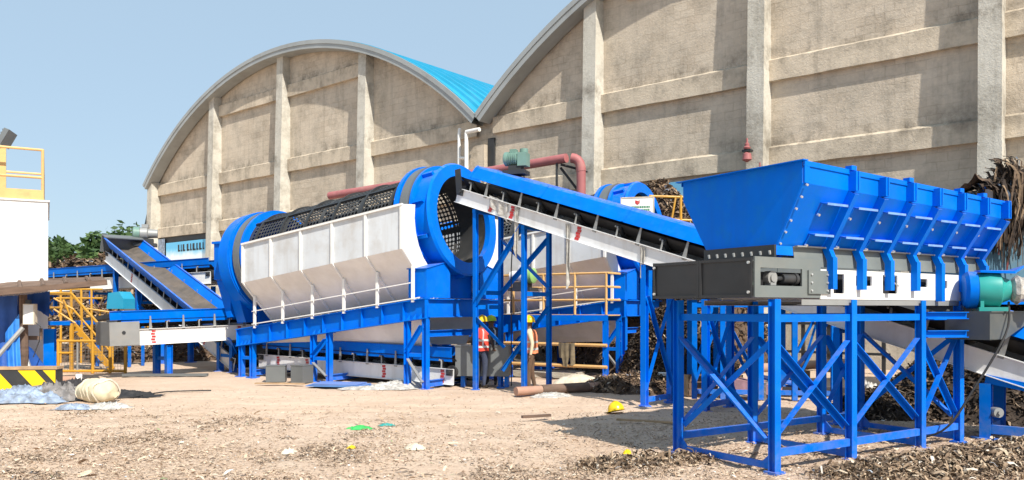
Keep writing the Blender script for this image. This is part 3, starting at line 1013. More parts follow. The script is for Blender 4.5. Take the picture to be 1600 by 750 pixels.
# grey drive end box: two dark framed panels, side plate with the belt tensioner behind its slot
XE = -0.36
m = MB(); m.box(XE + 0.02, 0.84, 0.02, 1.69, 2.50, 2.515); m.box(XE + 0.02, 0.84, 0.02, 1.69, 2.105, 2.115); m.build("tail_box_shell", STEEL, hop)
for a, b in ((0.03, 0.84), (0.87, 1.68)):
    m = MB(); m.box(XE, XE + 0.014, a, b, 2.125, 2.525); p = m.build("end_panel", DSTEEL, hop)
    f = MB()
    f.box(XE - 0.022, XE - 0.002, a - 0.012, b + 0.012, 2.525, 2.56); f.box(XE - 0.022, XE - 0.002, a - 0.012, b + 0.012, 2.09, 2.125)
    f.box(XE - 0.021, XE - 0.002, a - 0.012, a + 0.022, 2.125, 2.525); f.box(XE - 0.021, XE - 0.002, b - 0.022, b + 0.012, 2.125, 2.525)
    f.build("panel_frame", DSTEEL, p)
for w, z in ((0.06, 2.50), (0.06, 2.15), (1.66, 2.50), (1.66, 2.15)):
    m = MB(); m.cyl((XE - 0.04, w, z), (XE - 0.02, w, z), 0.018, n=8); m.build("bolt", BOLT, hop)
for w in (0.0, 1.7):
    m = MB()
    a, b = tpx(1187, 0), tpx(1252, 0)
    m.box(XE, 0.86, w - 0.012, w + 0.01, 2.44, 2.57); m.box(XE, 0.86, w - 0.012, w + 0.01, 2.09, 2.23)
    m.box(XE, a, w - 0.012, w + 0.01, 2.23, 2.44); m.box(b, 0.86, w - 0.012, w + 0.01, 2.23, 2.44)
    m.build("side_plate", GPAINT, hop)
m = MB(); m.box(0.60, 1.02, -0.034, -0.016, 2.14, 2.43); sp = m.build("splice_plate", GPAINT, hop)
for k in range(2):
    for j in range(3):
        m = MB(); m.cyl((0.65 + k * 0.31, -0.05, 2.18 + j * 0.10), (0.65 + k * 0.31, -0.034, 2.18 + j * 0.10), 0.013, n=8); m.build("bolt", BOLT, sp)
m = MB(); m.cyl((0.02, 0.04, 2.325), (0.02, 0.14, 2.325), 0.085, n=16); m.cyl((0.02, 0.02, 2.325), (0.02, 0.05, 2.325), 0.05, n=12); m.box(-0.03, 0.07, 0.03, 0.12, 2.235, 2.27); bg_ = m.build("bearing", LSTEEL, hop, True)
m = MB(); m.cyl((0.09, 0.07, 2.32), (0.21, 0.07, 2.32), 0.03, n=10); m.cyl((0.20, 0.07, 2.32), (0.42, 0.07, 2.32), 0.062, n=16); m.cyl((0.42, 0.07, 2.32), (0.47, 0.07, 2.32), 0.075, n=16); m.build("tensioner", DSTEEL, hop, True)
m = MB(); m.box(-0.3, -0.1, 0.15, 0.17, 2.24, 2.43); m.build("inner_plate", MOTG, hop)

# the bin itself
for name, wo, wi in (("side", WO, WI), ("side", BO, BI)):
    s = 1 if wo < 1 else -1
    n = 12
    m = MB()
    m.grid([[(T0 + (T1 - T0) * i / n, wo, zr(T0 + (T1 - T0) * i / n) if k else zr(T0 + (T1 - T0) * i / n) - 0.25) for i in range(n + 1)] for k in (0, 1)])
    m.grid([[(T0 + (T1 - T0) * i / n, wo + s * 0.01, zr(T0 + (T1 - T0) * i / n) if k else zr(T0 + (T1 - T0) * i / n) - 0.25) for i in range(n + 1)] for k in (1, 0)])
    m.build("skirt_plate", BLUE, hop)
    m = MB()
    m.plate((T0, wi, ZB), (T1, wi, ZB), (T1, wo, zr(T1) - 0.25), (T0, wo, zr(T0) - 0.25), 0.01 * s)
    m.build("sloped_side", BLUE, hop)
    m = MB(); m.angle((T0 - 0.02, wo - s * 0.012, zr(T0) - 0.02), (T1 + 0.02, wo - s * 0.012, zr(T1) - 0.02), 0.06, 0.008, side=-s); m.build("rim_angle", BLUE, hop)
for t, s in ((T0, -1), (T1, 1)):
    m = MB()
    m.poly([(t, WO + 0.012, zr(t)), (t, WO + 0.012, zr(t) - 0.26), (t, WI + 0.012, ZB), (t, BI - 0.012, ZB), (t, BO - 0.012, zr(t) - 0.26), (t, BO - 0.012, zr(t))], (s * 0.01, 0, 0))
    m.build("end_plate", BLUE, hop)
    m = MB(); m.bar((t + s * 0.04, WO - 0.06, zr(t) + 0.006), (t + s * 0.04, BO + 0.06, zr(t) + 0.006), 0.09, 0.012); m.build("rim_flange", BLUE, hop)
# corner angle and bolts on the near corner
m = MB(); m.bar((T0 + 0.05, WO - 0.008, zr(T0) - 0.02), (T0 + 0.05, WO - 0.008, zr(T0) - 0.25), 0.09, 0.012, (0, 1, 0)); m.build("corner_angle", BLUE, hop)
for k in range(6):
    f_ = k / 5
    w = WO + (WI - WO) * f_; z = zr(T0) - 0.27 + (ZB + 0.03 - zr(T0) + 0.27) * f_
    m = MB(); m.cyl((T0 + 0.035, w - 0.012, z), (T0 + 0.035, w - 0.034, z - 0.01), 0.014, n=8); m.build("bolt", BOLT, hop)
m = MB(); m.box(T0 - 0.05, T0 - 0.012, WI, BI, 2.58, 2.73); m.build("bottom_angle", DSTEEL, hop)
for k in range(8):
    m = MB(); m.cyl((T0 - 0.065, WI + 0.06 + k * 0.14, 2.66), (T0 - 0.05, WI + 0.06 + k * 0.14, 2.615), 0.015, n=8); m.build("bolt", BOLT, hop)
# grey skirt box under the slope
for w, s in ((0.03, 1), (1.30, -1)):
    for k in range(7):
        a, b = 0.42 + 0.62 * k, 0.42 + 0.62 * (k + 1) - 0.012
        m = MB(); m.plate((a, w, 2.48), (b, w, 2.48), (b, w + s * 0.03, 2.722), (a, w + s * 0.03, 2.722), 0.01 * s); m.build("skirt_board", GPAINT, hop)
        m = MB(); m.bar((a, w - s * 0.012, 2.722), (b, w - s * 0.012, 2.722), 0.05, 0.016); m.build("skirt_lip", LSTEEL, hop)
# seven ribs a side, each following skirt, slope and feeder side, with two rows of stiffeners between
RT = [1.02 + 0.62 * k for k in range(7)]
RT[-1] = T1 - 0.05
for wo, wi, s in ((WO, WI, 1), (BO, BI, -1)):
    for k, t in enumerate(RT):
        zt = zr(t) - 0.25
        m = MB()
        m.bar((t, wo - s * 0.055, zt - 0.01), (t, wo - s * 0.055, zr(t) - 0.02), 0.085, 0.10, (0, 1, 0))
        nrm = V(0, -(zt - ZB), -(abs(wo - wi)) * 1.0).normalized()
        o = V(0, nrm.y * s, nrm.z) * 0.055
        m.bar(V(t, wo, zt) + o, V(t, wi, ZB) + o, 0.085, 0.10, (0, 1, 0))
        m.bar((t, wi - s * 0.06 + o.y * 0.3, ZB + 0.02), (t, s * -0.075 + (0 if s > 0 else 1.6), 2.44), 0.085, 0.09, (0, 1, 0)) if False else None
        wl = -0.062 if s > 0 else 1.662
        m.bar(V(t, wi, ZB + 0.03) + o, V(t, wl, 2.56), 0.083, 0.088, (0, 1, 0))
        m.bar((t, wl, 2.60), (t, wl, 2.20 if k not in (4,) else 2.06), 0.085, 0.09, (0, 1, 0))
        m.build("rib", BLUE, hop)
        f = MB(); f.bar((t, wo - s * 0.112, zt), (t, wo - s * 0.112, zr(t) - 0.02), 0.012, 0.012, (0, 1, 0)); f.build("rib_edge", BLUE2, hop)
        ln = 0.36
        for f_, l2 in ((0.24, ln), (0.76, ln * 0.92)):
            c = V(t, wo, zt).lerp(V(t, wi, ZB), f_) + o * 0.5
            m = MB()
            m.bar(c + V(-0.10 - l2, -s * 0.02, 0), c + V(-0.06, -s * 0.02, 0), 0.10, 0.012, V(0, -s * 0.25, 1))
            e_ = MB(); e_.bar(c + V(-0.10 - l2, -s * 0.073, -0.012), c + V(-0.06, -s * 0.073, -0.012), 0.008, 0.028); e_.build("stiffener_edge", EDGE, hop)
            c2 = V(t, wo, zt).lerp(V(t, wi, ZB), f_ + 0.19) + o * 0.35
            m.bar(c + V(-0.09 - l2, 0, -0.012), c2 + V(-0.09 - l2, 0, 0), 0.04, 0.012, (0, 1, 0))
            m.build("stiffener", BLUE, hop)
            m = MB(); m.cyl(c2 + V(-0.09 - l2, -s * 0.005, 0), c2 + V(-0.09 - l2, -s * 0.035, -0.012), 0.017, n=8); m.build("bolt", BOLT, hop)
for k in (0, 2, 4, 5):
    t = RT[k]
    m = MB(); m.box(t - 0.05, t + 0.05, WO - 0.05, WO + 0.04, zr(t) + 0.0, zr(t) + 0.055); m.build("rim_clip", BLUE, hop)

# drive bracket and gear motor at the far right end
m = MB()
m.poly([(3.75, -0.62, 1.905), (3.75, -0.62, 1.52), (4.15, -0.62, 1.52), (5.05, -0.62, 1.83), (5.05, -0.62, 1.905)], (0, 0.012, 0))
m.poly([(3.75, 0.0, 1.905), (3.75, 0.0, 1.52), (4.15, 0.0, 1.52), (5.05, 0.0, 1.83), (5.05, 0.0, 1.905)], (0, 0.012, 0))
m.box(3.74, 5.06, -0.64, 0.03, 1.905, 1.92)
m.box(3.738, 3.75, -0.62, 0.0, 1.52, 1.905)
m.plate((3.75, -0.62, 1.52), (3.75, 0.0, 1.52), (4.15, 0.0, 1.52), (4.15, -0.62, 1.52), 0.01)
m.build("motor_bracket", BRK, hop)
for z in (1.60, 1.86):
    m = MB(); m.chan((3.18, -0.03, z), (3.74, -0.3, z), 0.05, 0.10, 0.01); m.build("bracket_arm", BLUE, hop)
gm = thing("gear_motor", "teal gear motor with plastic wrapped body on the hopper's grey bracket", "motor",
           Matrix.Translation((HX, HY, 0)) @ Matrix.Rotation(HRZ, 4, 'Z') @ V(4.16, -0.36, 1.922), HRZ + math.radians(-52))
gm.scale = (1.12, 1.12, 1.12)
m = MB(); m.lathe([(-0.26, 0), (-0.26, 0.2), (-0.22, 0.24), (-0.12, 0.24), (-0.11, 0.0)], Matrix.Translation((0, 0, 0.27)), 28); m.build("flange_cover", BLUE2, gm, True)
m = MB(); m.lathe([(-0.11, 0), (-0.11, 0.215), (0.02, 0.235), (0.14, 0.225), (0.17, 0.17), (0.26, 0.13), (0.26, 0)], Matrix.Translation((0, 0, 0.27)), 28); m.build("gearbox", TEAL, gm, True)
m = MB(); m.box(-0.12, 0.2, -0.22, 0.22, 0.0, 0.05); m.box(-0.08, 0.14, -0.05, 0.05, 0.05, 0.12); m.box(-0.10, -0.06, -0.19, 0.19, 0.05, 0.13); m.build("foot", TEAL, gm)
m = MB()
pr = []
for i in range(10):
    pr.append((0.25 + 0.44 * i / 9, (0.17 if i not in (0, 9) else 0.10) + random.uniform(-0.02, 0.02)))
m.lathe([(0.25, 0)] + pr + [(0.69, 0)], Matrix.Translation((0, 0, 0.27)), 18)
m.v = [tuple(Vector(v) + V(0, random.uniform(-.012, .012), random.uniform(-.012, .012))) for v in m.v]
m.build("wrapped_motor", PLAST, gm, True, 20)
m = MB(); m.poly([(-0.1, -0.18, 0.49), (0.28, -0.2, 0.47), (0.42, 0.0, 0.55), (0.28, 0.2, 0.5), (-0.1, 0.18, 0.5)], (0, 0, 0.03)); m.build("cover_sheet", BLUE, gm)

# ------------------------------------------------------------------ belt conveyors
def conveyor(name, label, A, B, width, hc=0.36, hood=None, skirt=0.42, tilt=0.30, marks=(), step=1.15, belt=BELT, side_mat=WHITE, guard=None, head_plate=False, skirt_mat=BLUE, phase=0.4):
    """A, B: middle of the channel tops at both ends. Local x runs up the belt, y across."""
    A, B = Vector(A), Vector(B)
    d = B - A
    Lc = d.length
    t = thing(name, label, "conveyor", A, math.atan2(d.y, d.x))
    t.rotation_euler = (0, -math.asin(d.z / Lc), math.atan2(d.y, d.x))
    w = width / 2
    for s in (-1, 1):
        c = MB(); c.chan((0, s * w, -hc / 2), (Lc, s * w, -hc / 2), 0.05, hc, 0.012, side=-s); c.build("side_channel", side_mat, t)
        for x in marks:
            mk = MB()
            for k in range(5):
                z = -0.03 - (hc - 0.06) * (k + 0.5) / 5
                mk.box(x - 0.045 - 0.02 * (k % 2), x - 0.004, s * (w + 0.0125) - 0.003, s * (w + 0.0125) + 0.003, z - 0.027, z + 0.027)
                mk.box(x - 0.003, x + 0.045 + 0.02 * ((k + 1) % 2), s * (w + 0.0125) - 0.003, s * (w + 0.0125) + 0.003, z - 0.030, z + 0.024)
            mk.build("red_mark", RED, t)
    b = MB()
    prof = [(-w + 0.02, 0.27), (-w * 0.45, 0.075), (w * 0.45, 0.075), (w - 0.02, 0.27)]
    nx = max(2, int(Lc / 0.6))
    b.grid([[(Lc * i / nx, y, z) for i in range(nx + 1)] for y, z in prof])
    b.grid([[(Lc * i / nx, y, z - 0.014) for i in range(nx + 1)] for y, z in prof[::-1]])
    b.build("belt", belt, t)
    b = MB(); b.box(0.05, Lc - 0.05, -w + 0.06, w - 0.06, -hc + 0.07, -hc + 0.082); b.build("return_belt", BLACK, t)
    # shared meshes for the small repeated pieces
    rol = MB()
    for y0, z0, y1, z1 in ((-w + 0.03, 0.20, -w * 0.46, 0.015), (-w * 0.44, 0.008, w * 0.44, 0.008), (w * 0.46, 0.015, w - 0.03, 0.20)):
        rol.cyl((0, y0, z0), (0, y1, z1), 0.045, n=8)
    rme = rol.mesh("idler", DSTEEL, True, 40)
    hk = MB(); hk.tube([(0.0, 0, -0.03), (0.0, 0, 0.16), (0.02, 0, 0.20), (0.055, 0, 0.21), (0.075, 0, 0.185)], 0.022, 6)
    hme = hk.mesh("idler_hook", LSTEEL, True, 40)
    st = MB(); st.add([(-0.045, -0.008, -0.05), (0.045, -0.008, -0.05), (0.018, -0.008, 0.36), (-0.018, -0.008, 0.36), (-0.045, 0.008, -0.05), (0.045, 0.008, -0.05), (0.018, 0.008, 0.36), (-0.018, 0.008, 0.36)],
                      [(0, 1, 2, 3), (7, 6, 5, 4), (0, 4, 5, 1), (1, 5, 6, 2), (2, 6, 7, 3), (3, 7, 4, 0)])
    sme = st.mesh("skirt_support", LSTEEL)
    cm = MB(); cm.box(-0.04, 0.04, -w + 0.013, w - 0.013, -hc * 0.62, -hc * 0.62 + 0.07)
    cme = cm.mesh("cross_member", LSTEEL)
    x = phase
    while x < Lc - 0.25:
        inst("idler", rme, t, (x, 0, 0.0))
        inst("cross_member", cme, t, (x, 0, 0))
        for s in (-1, 1):
            inst("idler_hook", hme, t, (x, s * (w - 0.0), 0))
            if x + step * 0.5 < Lc - 0.1: inst("skirt_support", sme, t, (x + step * 0.5, s * (w + 0.016), 0))
        x += step
    if hood:
        x0s = hood
        pr = [(-w - 0.06, 0.325), (-w - 0.03, 0.38), (-w + 0.10, 0.585), (-w + 0.15, 0.62), (w - 0.15, 0.62), (w - 0.10, 0.585), (w + 0.03, 0.38), (w + 0.06, 0.325)]
        for a, b_ in x0s:
            n = max(1, round((b_ - a) / 2.4))
            for k in range(n):
                u0, u1 = a + (b_ - a) * k / n, a + (b_ - a) * (k + 1) / n - 0.012
                h = MB()
                h.grid([[(u0, y, z), (u1, y, z)] for y, z in pr])
                h.grid([[(u0, y * 0.985, z - 0.006), (u1, y * 0.985, z - 0.006)] for y, z in pr[::-1]])
                h.build("hood_cover", skirt_mat, t, True, 20)
                h = MB(); h.grid([[(u1 - 0.03, y * 1.012, z + 0.012), (u1 + 0.03, y * 1.012, z + 0.012)] for y, z in pr]); h.build("hood_joint", skirt_mat, t)
    elif skirt:
        for s in (-1, 1):
            n = max(1, round(Lc / 2.6))
            for k in range(n):
                u0, u1 = 0.1 + (Lc - 0.2) * k / n, 0.1 + (Lc - 0.2) * (k + 1) / n - 0.008
                h = MB(); h.plate((u0, s * (w - 0.05), 0.17), (u1, s * (w - 0.05), 0.17), (u1, s * (w - 0.05 + tilt * skirt), 0.17 + skirt), (u0, s * (w - 0.05 + tilt * skirt), 0.17 + skirt), s * 0.008)
                h.build("skirt", skirt_mat, t)
                h = MB(); h.bar((u0, s * (w - 0.05 + tilt * skirt), 0.18 + skirt), (u1, s * (w - 0.05 + tilt * skirt), 0.18 + skirt), 0.07, 0.012); h.build("skirt_lip", skirt_mat, t)
    for x, nm in ((0.12, "tail_pulley"), (Lc - 0.12, "head_pulley")):
        c = MB(); c.cyl((x, -w + 0.05, -0.08), (x, w - 0.05, -0.08), 0.16, n=16); c.build(nm, BLACK, t, True)
        for s in (-1, 1):
            c = MB(); c.box(x - 0.09, x + 0.09, s * (w + 0.03) - 0.025, s * (w + 0.03) + 0.025, -0.17, 0.01); c.cyl((x, s * (w + 0.05), -0.08), (x, s * (w + 0.09), -0.08), 0.05, n=10); c.build("pulley_bearing", DSTEEL, t)
    if guard:
        gx0, gx1 = guard
        for s in (-1, 1):
            c = MB(); c.box(gx0, gx1, s * (w + 0.07) - 0.005, s * (w + 0.07) + 0.005, -hc + 0.02, 0.22); c.build("tail_guard", LSTEEL, t)
        c = MB(); c.box(gx0 - 0.005, gx0 + 0.005, -w - 0.065, w + 0.065, -hc + 0.02, 0.22); c.build("tail_guard", LSTEEL, t)
    return t


def leg_pair(t, pts, w=0.11, mat=None, zfoot=0.0, cross=(), xb=False, top=None):
    """Vertical legs at world points (x, y, ztop), with cross rails at heights and an X brace."""
    for p in pts:
        m = MB(); m.ibeam((p[0], p[1], zfoot), (p[0], p[1], p[2]), w, w, 0.01, (0.67, 0.74, 0)); build_w(m, "leg", mat or BLUE, t)
        m = MB(); m.box(p[0] - w, p[0] + w, p[1] - w, p[1] + w, zfoot - 0.03, zfoot + 0.01); build_w(m, "foot_plate", mat or BLUE, t)
    for a, b in zip(pts[:-1], pts[1:]):
        A, B = Vector(a), Vector(b)
        d = (B - A); d.z = 0; d.normalize()
        for z in cross:
            zz = min(z, a[2] - 0.06, b[2] - 0.06)
            m = MB(); m.bar((A.x + d.x * w * .5, A.y + d.y * w * .5, zz), (B.x - d.x * w * .5, B.y - d.y * w * .5, zz), 0.06, 0.10); build_w(m, "cross_rail", mat or BLUE, t)
        if top: 
            m = MB(); m.bar((A.x - d.x * .06, A.y - d.y * .06, a[2] + 0.05), (B.x + d.x * .06, B.y + d.y * .06, b[2] + 0.05), 0.10, 0.10); build_w(m, "top_beam", mat or BLUE, t)
        if xb:
            z0, z1 = xb
            m = MB(); m.angle((A.x, A.y, z0), (B.x, B.y, z1), 0.07); build_w(m, "brace", mat or BLUE, t)
            m = MB(); m.angle((A.x + .03, A.y - .03, z1), (B.x + .03, B.y - .03, z0), 0.07); build_w(m, "brace", mat or BLUE, t)


# the long conveyor from behind the hopper up to the screen drum
NA, NB = V(-0.30, 18.8, 4.51), V(6.95, 12.3, 1.42)     # points on its near channel's top edge
CD = (NB - NA)
PERP = V(-CD.y, CD.x, 0).normalized()                 # towards the far side
head = NA - CD * 0.140 + PERP * 0.5
tail = NA + CD * 1.16 + PERP * 0.5
LFULL = (head - tail).length


def kx(k): return (1.16 - k) / 1.30 * LFULL          # local x of fraction k along NA-NB


feed = conveyor("inclined_conveyor", "long white sided conveyor climbing from the hopper to the screening drum", tail, head, 1.0, 0.36,
                hood=[(0.35, kx(1.03)), (kx(0.80), LFULL - 0.35)], marks=[kx(0.048), kx(0.245), kx(0.56), kx(-0.02)], step=1.12, belt=BLACK, phase=0.55)


def under(k, side):
    p = NA + CD * k + PERP * side
    return (p.x, p.y, p.z - 0.50)


leg_pair(feed, [under(-0.085, 0.05), under(-0.085, 0.95)], 0.10, BLUE2, cross=(2.35, 2.0), top=True)
leg_pair(feed, [under(0.075, 0.05), under(0.075, 0.95)], 0.10, BLUE2, cross=(2.3, 0.1), top=True)
a, b = under(-0.085, 0.95), under(0.075, 0.95)
m = MB(); m.angle((a[0], a[1], 2.3), (b[0], b[1], 3.6), 0.09); build_w(m, "brace", BLUE2, feed)
m = MB(); m.angle((a[0], a[1], 3.7), (b[0] + .04, b[1], 2.4), 0.09); build_w(m, "brace", BLUE2, feed)
a, b = under(-0.085, 0.05), under(0.075, 0.05)
m = MB(); m.angle((a[0], a[1], 2.05), (b[0], b[1], 3.9), 0.09); build_w(m, "brace", BLUE2, feed)
m = MB(); m.angle((a[0] + .66, a[1] + .05, 0.45), (b[0] + .6, b[1] + .6, 2.0), 0.08); build_w(m, "brace", BLUE2, feed)
m = MB(); m.angle((a[0], a[1], 1.75), (a[0] + .7, a[1] - .02, 1.02), 0.08); build_w(m, "brace", BLUE2, feed)
leg_pair(feed, [under(0.41, 0.0), under(0.41, 1.0)], 0.12, BLUE, cross=(0.12,), xb=(0.3, 2.2), top=True)
leg_pair(feed, [under(0.55, 0.0), under(0.55, 1.0)], 0.12, BLUE, cross=(0.12,), xb=(0.3, 1.8), top=True)
leg_pair(feed, [under(0.80, 0.1), under(0.80, 1.0)], 0.12, BLUE, cross=(0.12,), top=True)
a, b = under(1.03, 0.02), under(1.12, 0.02)
leg_pair(feed, [a, under(1.03, 0.98)], 0.15, BLUE2, cross=(0.14,))
leg_pair(feed, [b, under(1.12, 0.98)], 0.15, BLUE2, cross=(0.14,))
for z0, z1 in ((0.9, 0.74), (0.14, 0.14)):
    m = MB(); m.bar((a[0], a[1], z0), (b[0], b[1], z1), 0.08, 0.13); build_w(m, "side_rail", BLUE2, feed)
m = MB(); m.cyl((a[0] + 0.10, a[1] - 0.16, 0.40), (a[0] + 0.10, a[1] - 0.02, 0.40), 0.075, n=14); m.cyl((a[0] + 0.10, a[1] - 0.2, 0.40), (a[0] + 0.10, a[1] - 0.15, 0.40), 0.03, n=8); build_w(m, "idler_stub", LSTEEL, feed, True)
# head bracket and drive motor on top
hx = LFULL
for s in (1, -1):
    c = feed.matrix_basis @ V(hx - 0.06, s * 0.56, 0.0)
    m = MB(); m.bar(c + V(0.02, 0, -0.12), c + V(-0.02, 0, 0.46), 0.012, 0.2, CD); build_w(m, "head_plate", DSTEEL, feed)
mt = thing("drive_motor", "small grey green electric motor on the inclined conveyor's blue hood", "motor", NA - CD * 0.002 + PERP * 0.62 + V(0, 0, 0.66), math.radians(-20))
m = MB(); m.box(-0.28, 0.28, -0.2, 0.2, 0.0, 0.10); m.box(-0.16, 0.16, -0.12, 0.12, 0.10, 0.22); m.build("stand", DSTEEL, mt)
m = MB(); m.lathe([(-0.30, 0), (-0.30, 0.13), (-0.27, 0.17), (-0.2, 0.17), (-0.19, 0.155), (0.05, 0.155), (0.07, 0.12), (0.20, 0.11), (0.2, 0)], Matrix.Translation((0, 0, 0.40)), 20); m.build("motor_body", MOTG, mt, True)
m = MB(); m.box(0.08, 0.30, -0.15, 0.15, 0.2, 0.52); m.cyl((0.2, 0, 0.52), (0.2, 0, 0.62), 0.1, n=14); m.build("gearbox", MOTG, mt)
m = MB(); m.box(-0.14, 0.02, -0.08, 0.08, 0.54, 0.62); m.build("terminal_box", MOTG, mt)
m = MB()
for k in range(5): m.lathe([(-0.16 + 0.045 * k, 0.15), (-0.16 + 0.045 * k, 0.178), (-0.145 + 0.045 * k, 0.178), (-0.145 + 0.045 * k, 0.15)], Matrix.Translation((0, 0, 0.40)), 20)
m.build("cooling_fins", MOTG, mt)

# ------------------------------------------------------------------ the screening drum (trommel)
TO = V(-2.1, 19.5, 0)
TRZ = math.atan2(-0.543, 0.84)
SL = 0.122
tro = thing("trommel_screen", "blue ringed screening drum with white side chutes, nearer of the two", "screening drum", TO, TRZ)
WID = 3.2


def zg(r): return 2.22 + SL * r      # girder top at distance r along the axis


def girder(w, out):
    m = MB()
    x0, x1 = -7.0, 0.06
    m.bar((x0, w, zg(x0) - 0.012), (x1, w, zg(x1) - 0.012), 0.20, 0.024)
    m.bar((x0, w, zg(x0) - 0.488), (x1, w, zg(x1) - 0.488), 0.20, 0.024)
    m.bar((x0, w, zg(x0) - 0.25), (x1, w, zg(x1) - 0.25), 0.014, 0.452)
    gd = m.build("girder", BLUE, tro)
    x = x0 + 0.04
    while x < x1:
        m = MB(); m.box(x - 0.006, x + 0.006, w - 0.09, w + 0.09, zg(x) - 0.478, zg(x) - 0.024); m.build("stiffener", BLUE, gd)
        x += 0.70


girder(0.0, -1); girder(WID, 1)
for r in (0.06, -7.0, -3.6):
    m = MB(); m.ibeam((r - 0.02, 0.02, zg(r) - 0.25), (r - 0.02, WID - 0.02, zg(r) - 0.25), 0.18, 0.46, 0.022, tw=0.014); m.build("cross_girder", BLUE, tro)
LEGR = [(-6.83, -6.35), (-3.88, -3.28), (-0.58, 0.0)]
for w in (0.0, WID):
    for a, b in LEGR:
        for r in (a, b):
            m = MB(); m.ibeam((r, w, 0.0), (r, w, zg(r) - 0.50), 0.135, 0.135, 0.014, (1, 0, 0)); m.build("leg", BLUE, tro)
            m = MB(); m.box(r - 0.14, r + 0.14, w - 0.14, w + 0.14, -0.03, 0.012); m.build("foot_plate", BLUE, tro)
        zt = zg(a) - 0.5
        if zt > 1.0:
            zm = zt * 0.55
            m = MB(); m.angle((a + 0.05, w - 0.05, zm), (b - 0.05, w - 0.05, zt - 0.12), 0.10); m.build("brace", BLUE, tro)
            m = MB(); m.angle((a + 0.05, w - 0.05, zm - 0.2), (b - 0.05, w - 0.05, 0.15), 0.09); m.build("brace", LSTEEL, tro)  # pale colour stands for sunlight on this brace
        m = MB(); m.bar((a + 0.08, w, zt * 0.62 if zt < 1 else zt * 0.5), (b - 0.08, w, zt * 0.62 if zt < 1 else zt * 0.5), 0.1, 0.09); m.build("tie", BLUE, tro)
        for k in range(3):
            m = MB()
            r = a + (b - a) * (k + 0.5) / 3
            m.poly([(r - 0.05, w - 0.10, zg(r) - 0.478), (r + 0.05, w - 0.10, zg(r) - 0.478), (r, w - 0.04, zg(r) - 0.36)], (0, 0.008, 0))
            m.build("gusset", BLUE, tro)
for r, z in ((0.0, 1.35), (0.0, 0.13), (-3.3, 0.13), (-6.4, 0.13)):
    m = MB(); m.ibeam((r, 0.09, z), (r, WID - 0.09, z), 0.12, 0.16, 0.012); m.build("tie_beam", BLUE, tro)

# drum axis frame
AXC = V(0, 1.6, 4.29)
TILT = math.atan(SL)
AX = Matrix.Translation(AXC) @ Matrix.Rotation(-TILT, 4, 'Y')


def perforated(x0, x1, R, na, nc, fill):
    """Cylinder sheet with an eight sided hole in each cell."""
    m = MB()
    dx, da = (x1 - x0) / na, 2 * math.pi / nc

    def P(x, a): return tuple(AX @ Vector((x, R * math.cos(a), R * math.sin(a))))
    base = {}
    for i in range(na + 1):
        for j in range(nc):
            base[i, j] = len(m.v); m.v.append(P(x0 + dx * i, da * j))
    for i in range(na):
        for j in range(nc):
            c = [base[i, j], base[i + 1, j], base[i + 1, (j + 1) % nc], base[i, (j + 1) % nc]]
            if fill(i, j):
                m.f.append((c[0], c[1], c[2], c[3])); m.m.append(0); continue
            o = len(m.v)
            cx, cy, hr = x0 + dx * (i + 0.5), da * (j + 0.5), 0.37
            for k in range(8):
                t = math.pi / 8 + k * math.pi / 4 - math.pi
                m.v.append(P(cx + dx * hr * math.cos(t), cy + da * hr * math.sin(t)))
            # corners sit at angles -135, -45, 45, 135
            cyc = [0, 1, 2, 3]
            for q in range(4):
                k0 = (2 * q + 1) % 8
                # edge from corner q to corner q+1 sees hole points k0, k0+1 (and shared neighbours)
                h0, h1, h2 = o + k0, o + (k0 + 1) % 8, o + (k0 + 2) % 8
                cq, cn = c[q], c[(q + 1) % 4]
                m.f.append((cq, cn, h1, h0)); m.m.append(0)
                m.f.append((cn, h2, h1)); m.m.append(0)
    return m


sc = perforated(-6.95, -1.1, 1.35, 48, 68, lambda i, j: i % 12 == 0 or j % 10 == 0)
sc.build("drum_screen", SCREEN, tro, False)
for k in range(6):
    x = -6.6 + 1.05 * k
    m = MB(); m.lathe([(x - 0.03, 1.355), (x - 0.03, 1.405), (x + 0.03, 1.405), (x + 0.03, 1.355)], AX, 48); m.build("hoop", DSTEEL, tro, True, 40)
for k in range(9):
    a = 2 * math.pi * k / 9 + 0.2
    p, q = AX @ V(-6.95, 1.375 * math.cos(a), 1.375 * math.sin(a)), AX @ V(-1.1, 1.375 * math.cos(a), 1.375 * math.sin(a))
    m = MB(); m.bar(p, q, 0.07, 0.05, AX.to_3x3() @ V(0, math.cos(a), math.sin(a))); m.build("long_bar", DSTEEL, tro)
# end rings
ring_parts = [("end_ring", BLUE, [(0.000, 1.145), (0.000, 1.442), (-0.066, 1.484), (-0.066, 1.420), (-0.158, 1.420)]),
              ("end_ring_inner", BLUE, [(-0.158, 1.145), (0.000, 1.145)]),
              ("ring_shell", BLUE, [(-0.132, 1.410), (-0.528, 1.410), (-0.528, 1.516), (-0.607, 1.516), (-0.607, 1.442), (-0.950, 1.442), (-0.950, 1.590), (-1.056, 1.590), (-1.056, 1.293)]),
              ("riding_tyre", STEEL, [(-0.660, 1.442), (-0.660, 1.548), (-0.898, 1.548), (-0.898, 1.442)]),
              ("ring_lining", SCREEN, [(-0.158, 1.155), (-1.14, 1.30)])]
for nm, mat, pr in ring_parts:
    m = MB(); m.lathe(pr, AX, 64); m.build(nm, mat, tro, True, 30)
for k in range(10):
    a = 2 * math.pi * k / 10 + 0.35
    M2 = AX @ Matrix.Rotation(a, 4, 'X')
    m = MB(); m.box(-0.52, -0.20, 1.40, 1.50, -0.045, 0.045); m.v = [tuple(M2 @ Vector(v)) for v in m.v]; m.build("ring_lug", BLUE, tro)
lr = -6.95
